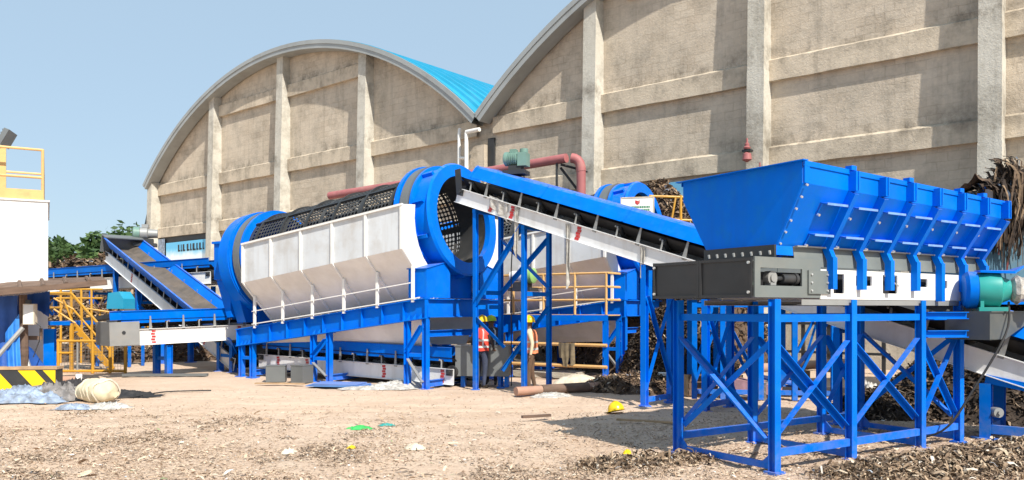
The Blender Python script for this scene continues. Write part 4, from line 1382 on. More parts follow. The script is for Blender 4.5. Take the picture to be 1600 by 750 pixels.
for nm, mat, pr in [("ring_shell", BLUE, [(lr, 1.293), (lr, 1.548), (lr - 0.1, 1.548), (lr - 0.1, 1.442), (lr - 0.5, 1.442), (lr - 0.5, 1.590), (lr - 0.56, 1.590), (lr - 0.56, 1.442)]),
                    ("riding_tyre", STEEL, [(lr - 0.16, 1.442), (lr - 0.16, 1.558), (lr - 0.40, 1.558), (lr - 0.40, 1.442)]),
                    ("rear_housing", BLUE, [(lr - 0.56, 1.431), (lr - 0.56, 1.611), (lr - 1.0, 1.611), (lr - 1.0, 0.0)])]:
    m = MB(); m.lathe(pr, AX, 56); m.build(nm, mat, tro, True, 30)
# rear discharge chute below the housing
zc = 4.22 + SL * (lr - 0.9)
m = MB()
m.poly([(lr - 0.98, 0.10, zc), (lr - 0.98, 3.10, zc), (lr - 0.98, 2.5, 1.55), (lr - 0.98, 0.7, 1.55)], (0.012, 0, 0))
m.poly([(lr - 0.58, 0.10, zc), (lr - 0.58, 3.10, zc), (lr - 0.58, 2.5, 1.55), (lr - 0.58, 0.7, 1.55)], (0.012, 0, 0))
m.plate((lr - 0.97, 0.10, zc), (lr - 0.97, 0.7, 1.55), (lr - 0.58, 0.7, 1.55), (lr - 0.58, 0.10, zc), 0.01)
m.plate((lr - 0.97, 3.10, zc), (lr - 0.97, 2.5, 1.55), (lr - 0.58, 2.5, 1.55), (lr - 0.58, 3.10, zc), -0.01)
m.build("discharge_chute", BLUE, tro)
# white side chute: upright panels, sloped panels, frames, posts and a hand rail (both sides)
CR = [-6.2 + 1.165 * k for k in range(6)]


def zk(r): return 3.41 + SL * (r + 0.375)
def zt_(r): return 4.46 + SL * (r + 0.375)


for side in (0, 1):
    def Y(w): return w if side == 0 else WID - w
    s = 1 if side == 0 else -1
    for a, b in zip(CR[:-1], CR[1:]):
        m = MB(); m.plate((a + 0.02, Y(-0.45), zk(a)), (b - 0.02, Y(-0.45), zk(b)), (b - 0.02, Y(-0.45), zt_(b)), (a + 0.02, Y(-0.45), zt_(a)), 0.008 * s); m.build("upright_panel", PANELW, tro)
        m = MB(); m.plate((a + 0.02, Y(0.66), zg(a) + 0.10), (b - 0.02, Y(0.66), zg(b) + 0.10), (b - 0.02, Y(-0.445), zk(b)), (a + 0.02, Y(-0.445), zk(a)), 0.008 * s); m.build("sloped_panel", BARE, tro)
    for k, r in enumerate(CR):
        m = MB()
        m.bar((r, Y(-0.475), zk(r) - 0.01), (r, Y(-0.475), zt_(r) + 0.02), 0.07, 0.045, (0, 1, 0))
        m.build("upright_rib", WHITE2, tro)
        m = MB(); m.bar((r, Y(-0.47), zk(r)), (r, Y(0.65), zg(r) + 0.08), 0.06, 0.05, (0, 1, 0)); m.build("sloped_rib", WHITE2, tro)
        x = r + 0.05
        m = MB(); m.bar((x, Y(-0.10), zg(x) + 0.0 - 0.06), (x, Y(-0.10), zk(r) - 0.38), 0.075, 0.05, (0, 1, 0)); m.build("post", WHITE2, tro)
    m = MB(); m.bar((CR[0] - 0.04, Y(-0.48), zt_(CR[0]) + 0.02), (CR[-1] + 0.04, Y(-0.48), zt_(CR[-1]) + 0.02), 0.06, 0.05); m.build("top_rail", WHITE2, tro)
    m = MB(); m.bar((CR[0] - 0.02, Y(-0.14), zg(CR[0]) + 0.42), (CR[-1], Y(-0.14), zg(CR[-1]) + 0.42), 0.02, 0.024); m.build("hand_rail", WHITE2, tro)
    m = MB(); m.bar((CR[0] - 0.02, Y(-0.14), zg(CR[0]) + 0.06), (CR[-1] + 0.3, Y(-0.14), zg(CR[-1]) + 0.06), 0.02, 0.026); m.build("toe_rail", WHITE2, tro)
    rr = CR[-1] + 0.045
    pts = [(-0.47, zt_(rr) + 0.02), (-0.12, zt_(rr) + 0.05)]
    for ang in (170, 182, 194, 206, 218, 230, 240, 248):
        pts.append((1.6 + 1.63 * math.cos(math.radians(ang)), 4.24 + 1.63 * math.sin(math.radians(ang))))
    pts += [(0.70, zg(rr) + 0.06), (0.62, zg(rr) + 0.06), (-0.47, zk(rr) - 0.02)]
    m = MB(); m.poly([(rr, Y(w), z) for w, z in pts], (-0.012, 0, 0)); m.build("end_panel", WHITE2, tro)
    ll = CR[0] - 0.04
    m = MB(); m.poly([(ll, Y(w), z) for w, z in [(-0.45, zt_(ll)), (0.2, zt_(ll)), (0.75, zg(ll) + 0.1), (0.64, zg(ll) + 0.1), (-0.45, zk(ll))]], (0.01, 0, 0)); m.build("end_panel", WHITE, tro)
# saddle boxes and web plates under the near ring
for Yf in (lambda w: w, lambda w: WID - w):
    m = MB()
    pts = [(0.0, 2.23), (0.0, 2.95), (0.75, 3.12), (0.95, 2.85), (0.95, 2.23)]
    m.poly([(-0.55, Yf(w), z) for w, z in pts], (0.02, 0, 0)); m.poly([(0.0, Yf(w), z) for w, z in pts], (0.02, 0, 0))
    m.plate((-0.53, Yf(0.0), 2.23), (0.0, Yf(0.0), 2.23), (0.0, Yf(0.0), 2.95), (-0.53, Yf(0.0), 2.95), 0.015)
    m.plate((-0.58, Yf(-0.04), 2.95), (0.04, Yf(-0.04), 2.95), (0.04, Yf(0.78), 3.14), (-0.58, Yf(0.78), 3.14), 0.02)
    m.build("saddle", BLUE, tro)
    m = MB(); m.cyl((-0.68, Yf(0.62), 2.98), (-0.48, Yf(0.62), 2.98), 0.22, n=20); m.build("trunnion_roller", STEEL, tro, True)
pts = [(0.9, 2.23), (0.9, 2.95)]
for ang in range(236, 306, 6):
    pts.append((1.6 + 1.55 * math.cos(math.radians(ang)), 4.29 + 1.55 * math.sin(math.radians(ang))))
pts += [(2.3, 2.95), (2.3, 2.23)]
m = MB(); m.poly([(-0.30, w, z) for w, z in pts], (0.015, 0, 0)); m.build("web_plate", BLUE, tro)
m = MB(); m.poly([(-7.2, w, z - 0.9) for w, z in pts], (0.015, 0, 0)); m.build("web_plate", BLUE, tro)
# undersize trough between the girders
m = MB()
for Yf, s in ((lambda w: w, 1), (lambda w: WID - w, -1)):
    m.plate((-6.6, Yf(0.85), 0.80), (-0.5, Yf(0.85), 1.0), (-0.5, Yf(0.25), 1.95), (-6.6, Yf(0.25), 1.35), 0.01 * s)
m.build("undersize_trough", BARE, tro)
# feed box on the rear housing
m = MB()
m.box(lr - 1.75, lr - 1.02, 0.45, 2.45, 2.85, 3.95)
m.box(lr - 1.8, lr - 1.015, 0.40, 2.50, 3.95, 4.02)
m.build("feed_box", BLUE, tro)
m = MB(); m.poly([(lr - 1.70, 0.5, 2.84), (lr - 1.03, 0.5, 2.84), (lr - 1.03, 0.5, 1.7), (lr - 1.2, 0.5, 1.7)], (0, 1.4, 0)); m.build("feed_box_leg", BLUE, tro)

# the second drum stands behind, shifted along
tr2 = copy_tree(tro)
tr2.location = TO + V(5.25, 2.95, 0.0)
tr2["label"] = "second blue and white screening drum behind the inclined conveyor, farther one"

# ------------------------------------------------------------------ conveyors at the left and under the drum
def TL_(r, w, z):
    return Matrix.Translation(TO) @ Matrix.Rotation(TRZ, 4, 'Z') @ V(r, w, z)


conC = conveyor("belt_conveyor", "low white sided conveyor lying under the nearer screening drum", TL_(0.35, 1.15, 0.46), TL_(-6.9, 1.15, 0.62), 0.95, 0.40,
                skirt=0.34, tilt=0.1, marks=[0.35, 2.3, 5.2, 6.4], belt=BLACK, step=1.0)
conE = conveyor("belt_conveyor", "white sided level conveyor on blue legs with a grey tail guard", (-11.3, 22.6, 1.37), (-8.0, 25.95, 1.50), 0.95, 0.46,
                skirt=0.33, tilt=0.12, marks=[0.95, 3.55], belt=BLACK, guard=(-0.25, 0.55), step=0.95, side_mat=WHITE2)
for k, sd in ((0.30, 0), (0.72, 0)):
    p = V(-11.3, 22.6, 0).lerp(V(-8.0, 25.95, 0), k)
    n = V(0.713, -0.70, 0)
    leg_pair(conE, [(p.x + n.x * .43, p.y + n.y * .43, 0.90), (p.x - n.x * .43, p.y - n.y * .43, 0.90)], 0.17, BLUE2, cross=(0.5,))
p = V(-11.3, 22.6, 0).lerp(V(-8.0, 25.95, 0), 0.3)
m = MB(); m.bar((p.x - 0.9, p.y - 0.55, 0.05), (p.x + 1.5, p.y - 0.45, 0.05), 0.16, 0.07); build_w(m, "skid", STEEL, conE)

DA, DB = W(372, 560, 24.6), W(170, 392, 32.5)
dperp = V(0.689, 0.725, 0)
conD = conveyor("inclined_conveyor", "steep wide conveyor with dusty open belt between blue skirts at left", DA + dperp * 0.5, DB + dperp * 0.5, 1.15, 0.42,
                skirt=0.38, tilt=0.6, marks=[2.2, 4.6, 8.9], belt=BELT, step=1.2)
for k in (0.52, 0.72, 0.93):
    a = DA.lerp(DB, k); b = a + dperp * 1.05
    leg_pair(conD, [(a.x, a.y, a.z - 0.48), (b.x, b.y, b.z - 0.48)], 0.16, BLUE2, cross=(1.0, 2.2), xb=(1.1, 2.1), top=True)
lx = (DB - DA).length
m = MB(); m.box(lx - 0.2, lx + 0.25, -0.75, 0.75, 0.58, 0.62); m.box(lx + 0.2, lx + 0.26, -0.75, 0.75, -0.1, 0.58); m.build("head_cover", STEEL, conD)
FA, FB = W(40, 443, 35.5), W(345, 425, 30.5)
conF = conveyor("belt_conveyor", "high level blue skirted conveyor crossing behind the steep conveyor at left", FA, FB, 1.0, 0.46, skirt=0.34, tilt=0.1, marks=[8.2], belt=BLACK, step=1.5, skirt_mat=BLUE2, side_mat=WHITE2)
for k in (0.12, 0.42, 0.68, 0.93):
    a = FA.lerp(FB, k); n = V(0.35, 0.94, 0) * 0.45
    leg_pair(conF, [(a.x - n.x, a.y - n.y, a.z - 0.5), (a.x + n.x, a.y + n.y, a.z - 0.5)], 0.14, BLUE2, cross=(1.4, 2.6), xb=(1.5, 2.5))


def motor(label, loc, rz, mat, mat2, sc=1.0):
    t = thing("drive_motor", label, "motor", loc, rz)
    t.scale = (sc, sc, sc)
    m = MB(); m.box(-0.28, 0.28, -0.2, 0.2, 0.0, 0.08); m.box(-0.16, 0.2, -0.12, 0.12, 0.08, 0.2); m.build("stand", DSTEEL, t)
    m = MB(); m.lathe([(-0.12, 0), (-0.12, 0.16), (0.05, 0.16), (0.08, 0.12), (0.3, 0.11), (0.3, 0)], Matrix.Translation((0, 0, 0.34)), 20); m.build("motor_body", mat, t, True)
    m = MB(); m.lathe([(-0.30, 0.0), (-0.30, 0.12), (-0.27, 0.17), (-0.125, 0.17), (-0.125, 0.0)], Matrix.Translation((0, 0, 0.34)), 20); m.build("fan_cover", mat2, t, True)
    m = MB(); m.box(-0.08, 0.08, -0.07, 0.07, 0.49, 0.58); m.build("terminal_box", mat, t)
    return t


motor("white motor with light green fan cover beside the nearer drum", TL_(0.35, 3.25, 2.45) + V(0.35, 0.2, 0.0), math.radians(150), WHITE, LIME, 1.25)
motor("pale grey motor at the head of the steep left conveyor", DB + dperp * 1.35 + V(0.1, 0, 0.25), math.radians(20), LSTEEL, MOTG, 1.6)

# crusher drive with blue hood behind the level conveyor
t = thing("blue_drive_unit", "blue hooded drive unit under the steep conveyor behind the railing", "machine", G(188, 27.5), math.radians(-15))
t.scale = (0.72, 0.8, 0.98)
for x in (-0.9, 0.9):
    for y in (-0.4, 0.4):
        m = MB(); m.bar((x, y, 0), (x, y, 1.55), 0.1, 0.1); m.build("leg", BLUE2, t)
m = MB(); m.bar((-1.7, 0, 1.6), (1.3, 0, 1.9), 0.9, 0.14); m.build("deck", DSTEEL, t)
m = MB(); m.poly([(-0.45, -0.35, 2.0), (-0.35, -0.35, 2.55), (0.25, -0.35, 2.6), (0.5, -0.35, 2.35), (0.5, -0.35, 2.0)], (0, 0.7, 0)); m.build("hood", ROOFB, t)
m = MB()
m.box(0.7, 1.3, -0.5, -0.47, 1.5, 2.0); m.build("slotted_plate", STEEL, t)

# ------------------------------------------------------------------ white block with railing, at the left edge
wb_o = W(75, 483, 21.0); wb_o.z = 0
WRZ = math.atan2(0.5, 0.86)
wb = thing("white_block", "tall plain white rendered block at the left edge", "building", wb_o, WRZ)
m = MB(); m.box(-6, 0, 0, 5, -0.1, 4.76); m.build("wall", pmat("white_render", (0.80, 0.80, 0.79), 0.7, var=0.03, vscale=0.8, dirt=(0.62, 0.6, 0.56), damt=0.3, dscale=0.7, bump=0.004, bscale=20), wb)
m = MB(); m.box(-6.05, 0.04, -0.04, 5.05, 4.76, 4.80); m.build("coping", WHITE2, wb)
rl = thing("roof_railing", "bleached yellow pipe railing on top of the white block", "railing", wb_o + V(0, 0, 4.80), WRZ)


def rail(t, pts, h, mat, posts=True, r=0.03, mids=(0.5,), toe=0.0):
    pts = [Vector(p) for p in pts]
    if posts:
        for p in pts:
            m = MB(); m.tube([p, p + V(0, 0, h)], r * 1.05, 8); m.build("post", mat, t, True)
    for a, b in zip(pts[:-1], pts[1:]):
        for f_ in (1.0,) + tuple(mids):
            m = MB(); m.tube([a + V(0, 0, h * f_), b + V(0, 0, h * f_)], r, 8); m.build("top_rail" if f_ == 1.0 else "mid_rail", mat, t, True)
        if toe:
            m = MB(); m.bar(a + V(0, 0, toe / 2 + .01), b + V(0, 0, toe / 2 + .01), 0.02, toe); m.build("toe_board", mat, t)


rail(rl, [(-5.6, 0.06, 0), (-2.9, 0.06, 0), (-0.12, 0.06, 0), (-0.12, 2.2, 0), (-0.12, 4.4, 0)], 1.32, OCHRE, True, 0.034, (0.45,))
rail(rl, [(-0.12, 4.4, 0), (-2.9, 4.4, 0), (-5.6, 4.4, 0)], 1.32, OCHRE, True, 0.034, (0.45,))
m = MB(); m.bar((-5.7, 0.02, 0.13), (-0.1, 0.02, 0.13), 0.05, 0.26); m.build("toe_board", OCHRE, rl)
fl = thing("floodlight", "dark floodlight on a post at the roof railing", "floodlight", rl.matrix_basis @ V(-1.02, 0.5, 0), WRZ)
m = MB(); m.bar((0, 0, 0), (0, 0, 1.35), 0.14, 0.14); m.build("post", OCHRE, fl)
m = MB(); m.box(-0.16, 0.16, -0.08, 0.08, -0.22, 0.22); M_ = Matrix.Translation((0.08, 0, 1.62)) @ Matrix.Rotation(0.45, 4, 'Y') @ Matrix.Rotation(0.9, 4, 'Z'); m.v = [tuple(M_ @ Vector(v)) for v in m.v]; m.build("lamp_head", STEEL, fl)
m = MB()
for k in range(5):
    m.box(-0.15, 0.15, 0.08, 0.12, -0.2 + k * 0.09, -0.185 + k * 0.09)
m.v = [tuple(M_ @ Vector(v)) for v in m.v]; m.build("cooling_fins", DSTEEL, fl)

# ------------------------------------------------------------------ lean-to with tarpaulin, striped barrier
sh = thing("lean_to", "weathered timber lean-to roof on a pole with blue tarpaulin", "shelter", G(36, 19.6), 0)
o = sh.location.copy()


def S(px, py, d): return W(px, py, d) - o


m = MB(); m.plate(S(-60, 466, 18.6), S(166, 437, 19.6), S(160, 432, 21.6), S(-60, 440, 21.0), 0.03); m.build("roof_sheet", WOOD, sh)
for a, b, d in (((-60, 463, 18.55), (167, 441, 19.55), 0.13), ((-60, 455, 18.7), (140, 447, 19.5), 0.10)):
    m = MB(); m.bar(S(*a), S(*b), 0.10, d); m.build("edge_log", WOOD, sh)
for k in range(6):
    a = S(-40 + 36 * k, 459 - 4 * k, 18.8 + 0.15 * k); b = S(-40 + 35 * k, 441 - 1.5 * k, 21.0)
    m = MB(); m.tube([a, b], 0.05, 6); m.build("rafter", WOOD, sh, True)
m = MB(); m.tube([V(-0.05, 0, 0), V(0.03, 0, 0.9), V(0.0, 0, 2.3)], [0.11, 0.10, 0.09], 8); m.build("pole", WOOD, sh, True)
m = MB(); m.tube([S(-12, 566, 19.0), S(36, 512, 19.4)], 0.055, 7); m.build("prop", LSTEEL, sh, True)
m = MB(); m.tube([S(48, 580, 19.7), S(36, 545, 19.8)], 0.05, 7); m.build("prop", LSTEEL, sh, True)
m = MB(); m.bar(S(37, 528, 19.7), S(65, 528, 19.9), 0.06, 0.10); m.bar(S(64, 513, 19.9), S(64, 530, 19.9), 0.05, 0.05); m.build("arm", WOOD, sh)


def drape(name, label, cat, P0, P1, z0f, z1, amp, mat, waves=9, n=30, rows=9, parent=None, seed=1, flare=0.25, w0=0.0):
    """Hanging cloth between two top points, folds running down."""
    q = random.Random(seed)
    P0, P1 = Vector(P0), Vector(P1)
    d = (P1 - P0); d.z = 0
    nn = V(-d.y, d.x, 0).normalized()
    ph = [q.uniform(0, 6.28) for _ in range(4)]
    R_ = []
    for j in range(rows + 1):
        v = j / rows
        r = []
        for i in range(n + 1):
            u = i / n
            p = P0.lerp(P1, u)
            f_ = math.sin(u * waves * 6.28 / 2 + ph[0]) * 0.6 + math.sin(u * waves * 2.3 + ph[1] + v) * 0.4
            zb = z1(u) if callable(z1) else z1
            r.append(p.lerp(V(p.x, p.y, zb), v) + nn * (amp * f_ * (0.3 + 0.7 * v) - flare * v * v) + V(0, 0, q.uniform(-.01, .01)))
        R_.append(r)
    m = MB(); m.grid(R_)
    ob = m.build(name, mat, parent, True, None)
    if label: tag(ob, label, cat)
    return ob


drape("tarpaulin", None, None, S(-70, 466, 19.5), S(28, 462, 19.9), None, 0.25 - 0.0, 0.10, TARP, 9, parent=sh, seed=3)
drape("tarpaulin", None, None, S(28, 462, 20.1), S(78, 455, 20.4), None, lambda u: 2.0 - 0.5 * abs(u - 0.5), 0.05, TARP, 5, parent=sh, seed=5)
m = MB(); m.plate(S(36, 534, 19.75), S(36, 572, 19.75), S(72, 574, 19.9), S(50, 545, 19.8), 0.01); m.build("tarpaulin", TARP, sh)
drape("tarpaulin", None, None, S(8, 520, 19.2), S(30, 490, 19.4), None, 0.3, 0.08, pmat("bright_blue_tarp", (0.03, 0.20, 0.62), 0.5, var=0.25, vscale=4), 4, parent=sh, seed=6)
t = thing("fuse_box", "pale electrical box fixed to the lean-to pole", "electrical box", W(45, 507, 19.45), 0.1)
m = MB(); m.box(-0.10, 0.16, -0.08, 0.08, 0.0, 0.50); m.build("case", SACK, t)
m = MB(); m.box(-0.08, 0.14, -0.09, -0.081, 0.02, 0.48); m.build("lid", WHITE, t)
m = MB(); m.box(-0.05, 0.05, -0.06, 0.04, 0.50, 0.60); m.build("cap", DSTEEL, t)
m = MB(); m.tube([(0.16, 0, 0.05), (0.28, -0.02, -0.05), (0.24, 0, -0.4), (0.1, 0, -0.8)], 0.012, 5); m.build("cable", DSTEEL, t)

t = thing("striped_barrier", "low yellow and black striped barrier block below the white block", "barrier", G(88, 19.0), math.atan2(0.12, 1))
m = MB(); m.box(-3.6, 0, 0.0, 0.35, -0.02, 0.52); m.build("block", DSTEEL, t)
m = MB(); m.box(-3.6, 0.02, -0.02, 0.37, 0.52, 0.58); m.build("top_plank", PLANK, t)
x = -3.4
for k in range(4):
    x0 = -3.35 + 0.83 * k
    pts = [(x0, -0.006, 0.50), (x0 + 0.38, -0.006, 0.50), (x0 + 0.80, -0.006, 0.02), (x0 + 0.42, -0.006, 0.02)]
    if x0 + 0.8 > -0.01: pts = [(x0, -0.006, 0.50), (-0.02, -0.006, 0.50), (-0.02, -0.006, 0.14), (x0 + 0.21 * 1, -0.006, 0.26)] if x0 > -0.6 else pts
    m = MB(); m.poly(pts, (0, 0.005, 0)); m.build("yellow_stripe", HATY, t)
m = MB(); m.poly([(-0.30, -0.006, 0.50), (-0.02, -0.006, 0.50), (-0.02, -0.006, 0.18)], (0, 0.005, 0)); m.build("yellow_stripe", HATY, t)
t = thing("blue_post", "short blue steel post behind the striped barrier", "post", G(78, 20.3), 0.3)
m = MB(); m.ibeam((0, 0, 0), (0, 0, 1.45), 0.24, 0.24, 0.02, (0, 1, 0)); m.build("column", BLUE2, t)
m = MB(); m.box(-0.16, 0.16, -0.16, 0.16, 0, 0.02); m.build("base_plate", BLUE2, t)

# ------------------------------------------------------------------ yellow access stair and fence
yo = G(150, 25.0)
ys_ = thing("yellow_stair", "yellow railed access stair and landing beside the level conveyor", "stair", yo, 0.0)


def Q(px, py, d): return W(px, py, d) - yo


for d in (25.2, 26.2):
    lo, hi = Q(176, 578, d), Q(112, 505, d + 0.3)
    m = MB(); m.bar(lo, hi, 0.05, 0.2); m.build("stringer", YELLOW, ys_)
    m = MB(); m.tube([lo + V(0, 0, 0.95), hi + V(0, 0, 0.95), hi + V(-0.9, 0, 0.97)], 0.035, 8); m.build("hand_rail", YELLOW, ys_, True)
    m = MB(); m.tube([lo + V(0, 0, 0.5), hi + V(0, 0, 0.5), hi + V(-0.9, 0, 0.5)], 0.03, 8); m.build("mid_rail", YELLOW, ys_, True)
    for k in range(5):
        p = lo.lerp(hi, k / 4)
        m = MB(); m.tube([p, p + V(0, 0, 0.95)], 0.03, 7); m.build("post", YELLOW, ys_, True)
for k in range(8):
    a, b = Q(176, 578, 25.2).lerp(Q(112, 505, 25.5), (k + 0.5) / 8), Q(176, 578, 26.2).lerp(Q(112, 505, 26.5), (k + 0.5) / 8)
    m = MB(); m.bar(a, b, 0.24, 0.03); m.build("tread", STEEL, ys_)
m = MB(); m.box(*(Q(70, 500, 25.4).x, Q(114, 500, 25.4).x), Q(0, 0, 25.2).y, Q(0, 0, 26.8).y, Q(0, 507, 25.4).z - 0.02, Q(0, 507, 25.4).z + 0.1); m.build("landing", BLUE2, ys_)
for px in (84, 112):
    for d in (25.3, 26.7):
        p = Q(px, 500, d); m = MB(); m.bar(V(p.x, p.y, 0), V(p.x, p.y, Q(0, 505, 25.4).z), 0.09, 0.09); m.build("leg", YELLOW, ys_)
for a, b in (((84, 483), (118, 505)), ((84, 466), (116, 484)), ((100, 470), (112, 500)), ((92, 495), (100, 468))):
    m = MB(); m.tube([Q(*a, 25.2), Q(*b, 25.3)], 0.03, 7); m.build("brace", YELLOW, ys_, True)
# upper platform railing further back
up = thing("yellow_railing", "long yellow handrail of the raised walkway behind the steep conveyor", "railing", W(150, 500, 28.6), 0)
uo = up.location.copy()
for py in (482, 494):
    m = MB(); m.tube([W(135, py, 28.0) - uo, W(238, py + 16, 28.6) - uo], 0.035, 7); m.build("top_rail", YELLOW, up, True)
for k in range(6):
    px = 138 + 19 * k
    m = MB(); m.tube([W(px, 482 + 3 * k, 28.2) - uo, W(px - 3, 505 + 2.4 * k, 28.2) - uo], 0.03, 7); m.build("post", YELLOW, up, True)
for k in range(4):
    px = 95 + 16 * k
    m = MB(); m.tube([W(px, 452, 29) - uo, V(W(px, 452, 29).x - uo.x, 29 - uo.y, -uo.z)], 0.04, 7); m.build("tall_post", YELLOW, up, True)
for py in (452, 466):
    m = MB(); m.tube([W(88, py, 29) - uo, W(160, py, 29) - uo], 0.035, 7); m.build("cross_rail", YELLOW, up, True)

fn = thing("yellow_fence", "yellow pipe fence with wire mesh in front of the stair", "fence", G(120, 24.3), 0)
fo = fn.location.copy()
x0, x1 = G(88, 24.3).x - fo.x, G(197, 24.3).x - fo.x
for px in (91, 121, 145, 172, 196):
    p = G(px, 24.3) - fo
    m = MB(); m.tube([p, p + V(0, 0, 1.0 if px > 100 else 1.05)], 0.045 if px != 121 else 0.03, 8); m.build("post", YELLOW if px != 121 else LSTEEL, fn, True)
for z in (0.07, 0.98):
    m = MB(); m.tube([(x0, 0, z), (x1 if z < 0.5 else G(150, 24.3).x - fo.x, 0, z)], 0.04, 8); m.build("rail", YELLOW, fn, True)
m = MB(); m.tube([(x0, 0, 0.62), (x0 + 0.5, 0, 0.62)], 0.035, 8); m.build("stub_rail", YELLOW, fn, True)
m = MB()
k = 0
while x0 + 0.06 + k * 0.09 < G(196, 24.3).x - fo.x:
    xx = x0 + 0.06 + k * 0.09
    m.bar((xx, 0.02, 0.1), (xx, 0.02, 0.95), 0.006, 0.006); k += 1
for k in range(9): m.bar((x0, 0.028, 0.12 + 0.095 * k), (G(196, 24.3).x - fo.x, 0.028, 0.12 + 0.095 * k), 0.006, 0.006)
tag(m.build("wire_mesh", STEEL, fn), None, None, None, "stuff")

# ------------------------------------------------------------------ walkway and rails in front of the second drum
wk = thing("walkway", "blue walkway with yellow rails in front of the farther drum", "walkway", TO + V(5.25, 2.95, 0), TRZ)
zw = 1.80
for a, b in ((-6.0, -4.0), (-4.0, -2.0), (-2.0, 0.1)):
    m = MB(); m.box(a + 0.01, b - 0.01, -1.25, -0.45, zw - 0.03 + SL * 0, zw); m.build("deck_plate", OCHRE, wk)
for y in (-1.28, -0.42):
    m = MB(); m.chan((-6.0, y, zw - 0.09), (0.12, y, zw - 0.09), 0.05, 0.16, 0.01, side=-1 if y < -1 else 1); m.build("edge_beam", BLUE, wk)
for x in (-5.8, -3.0, 0.05):
    for y in (-1.24, -0.5):
        m = MB(); m.ibeam((x, y, 0), (x, y, zw - 0.18), 0.10, 0.10, 0.01, (0, 1, 0)); m.build("leg", BLUE, wk)
for x in (-5.9, -4.4, -2.9, -1.9, -0.9, 0.05):
    m = MB(); m.tube([(x, -1.24, zw), (x, -1.24, zw + 1.12)], 0.035, 8); m.build("rail_post", OCHRE, wk, True)
for z in (1.12, 0.75, 0.4):
    m = MB(); m.tube([(-5.95, -1.24, zw + z), (0.1, -1.24, zw + z), (0.1, -0.5, zw + z)], 0.03, 8); m.build("rail", OCHRE, wk, True)
for z in (0.98, 0.40):
    m = MB(); m.tube([(-5.9, -1.30, z), (0.1, -1.30, z)], 0.045, 8); m.build("lower_rail", OCHRE, wk, True)
TAN = pmat("tan_cloth", (0.19, 0.15, 0.095), 0.9, var=0.3, vscale=8)
lo_ = wk.matrix_basis
p0, p1 = lo_ @ V(-1.35, -1.36, 1.03), lo_ @ V(-0.85, -1.36, 1.03)
drape("hanging_cloth", "tan ragged cloth hung over the lower yellow rail", "cloth", p0, p1, None, lambda u: 0.62 - 0.25 * (0.3 < u < 0.6) - 0.2 * (u > .75), 0.05, TAN, 6, 16, 7, None, 8, 0.0)

t = thing("platform_stand", "yellow railed sampling platform beside the farther drum's ring", "platform", W(1056, 340, 22.8), 0.0)
po = t.location.copy()
m = MB(); m.box(-0.9, 1.1, -0.2, 1.4, -0.75, -0.69); m.build("deck", STEEL, t)
for x, y in ((-0.75, -0.1), (0.12, -0.1), (1.0, -0.1), (1.0, 1.3), (-0.75, 1.3)):
    m = MB(); m.tube([(x, y, -0.72), (x, y, 0.62)], 0.04, 8); m.build("post", YELLOW, t, True)
    m = MB(); m.bar((x, y, -po.z), (x, y, -0.75), 0.1, 0.1); m.build("leg", BLUE2, t)
for z in (0.6, -0.05):
    m = MB(); m.tube([(-0.78, -0.1, z), (1.02, -0.1, z - 0.06), (1.0, 1.3, z)], 0.035, 8); m.build("rail", YELLOW, t, True)
for a, b in (((-0.25, -0.1, -0.7), (-0.02, -0.1, 0.6)), ((0.45, -0.1, -0.7), (0.75, -0.1, 0.58))):
    m = MB(); m.tube([a, b], 0.03, 7); m.build("brace", YELLOW, t, True)

# notice board on the rail
nb = thing("notice_board", "white notice board with red emblem and green line of text", "sign", W(996, 336, 21.6), math.radians(-12))
m = MB(); m.box(-0.42, 0.42, 0, 0.02, -0.48, 0.48); m.build("board", WHITE2, nb)
m = MB(); m.box(-0.44, 0.44, -0.012, 0.0, 0.46, 0.49); m.box(-0.44, 0.44, -0.012, 0.0, -0.49, -0.46); m.box(-0.45, -0.42, -0.012, 0, -0.49, 0.49); m.box(0.42, 0.45, -0.012, 0, -0.49, 0.49); m.build("frame", SACK, nb)
m = MB(); m.poly([(-0.06, -0.006, 0.40), (-0.06, -0.006, 0.32), (0.0, -0.006, 0.27), (0.06, -0.006, 0.32), (0.06, -0.006, 0.40), (0.02, -0.006, 0.38)], (0, 0.004, 0)); m.build("emblem", RED, nb)
q = random.Random(2)
m = MB()
for row, (z, hh, n) in enumerate(((0.19, 0.05, 14), (0.11, 0.05, 15))):
    x = -0.33
    while x < 0.32:
        ww = q.uniform(0.02, 0.05); m.box(x, x + ww, -0.005, -0.001, z, z + hh); x += ww + 0.012
m.build("text_line", pmat("green_print", (0.03, 0.22, 0.10), 0.6), nb)
m = MB(); m.box(-0.24, 0.24, -0.005, -0.001, -0.03, 0.03); m.build("text_line", pmat("lime_print", (0.35, 0.55, 0.05), 0.6), nb)
for cx in (-0.12, 0.16):
    m = MB(); m.lathe([(0.0, 0.055), (0.004, 0.055), (0.004, 0.075), (0.0, 0.075)], Matrix.Translation((cx, -0.006, -0.2)) @ Matrix.Rotation(math.pi / 2, 4, 'Z'), 18); m.build("seal", CLOBLUE, nb)
for x in (-0.35, 0.35):
    m = MB(); m.bar((x, 0.05, -0.9), (x, 0.05, 0.4), 0.05, 0.05); m.build("stake", YELLOW, nb)

# pale blue banner on the right hall wall
t = thing("wall_banner", "light blue banner on the right hall wall beside the hopper", "banner", W(1048, 300, 29.5), HALL_RZ)
m = MB(); m.box(-0.75, 1.9, -0.03, 0, -1.4, 0.35); m.build("sheet", print_mat("sky_print", [(0.2, (0.5, 0.66, 0.7)), (0.5, (0.25, 0.5, 0.68)), (0.8, (0.3, 0.56, 0.72)), (1.0, (0.15, 0.42, 0.64))], 0.5, None, 1.5), t)
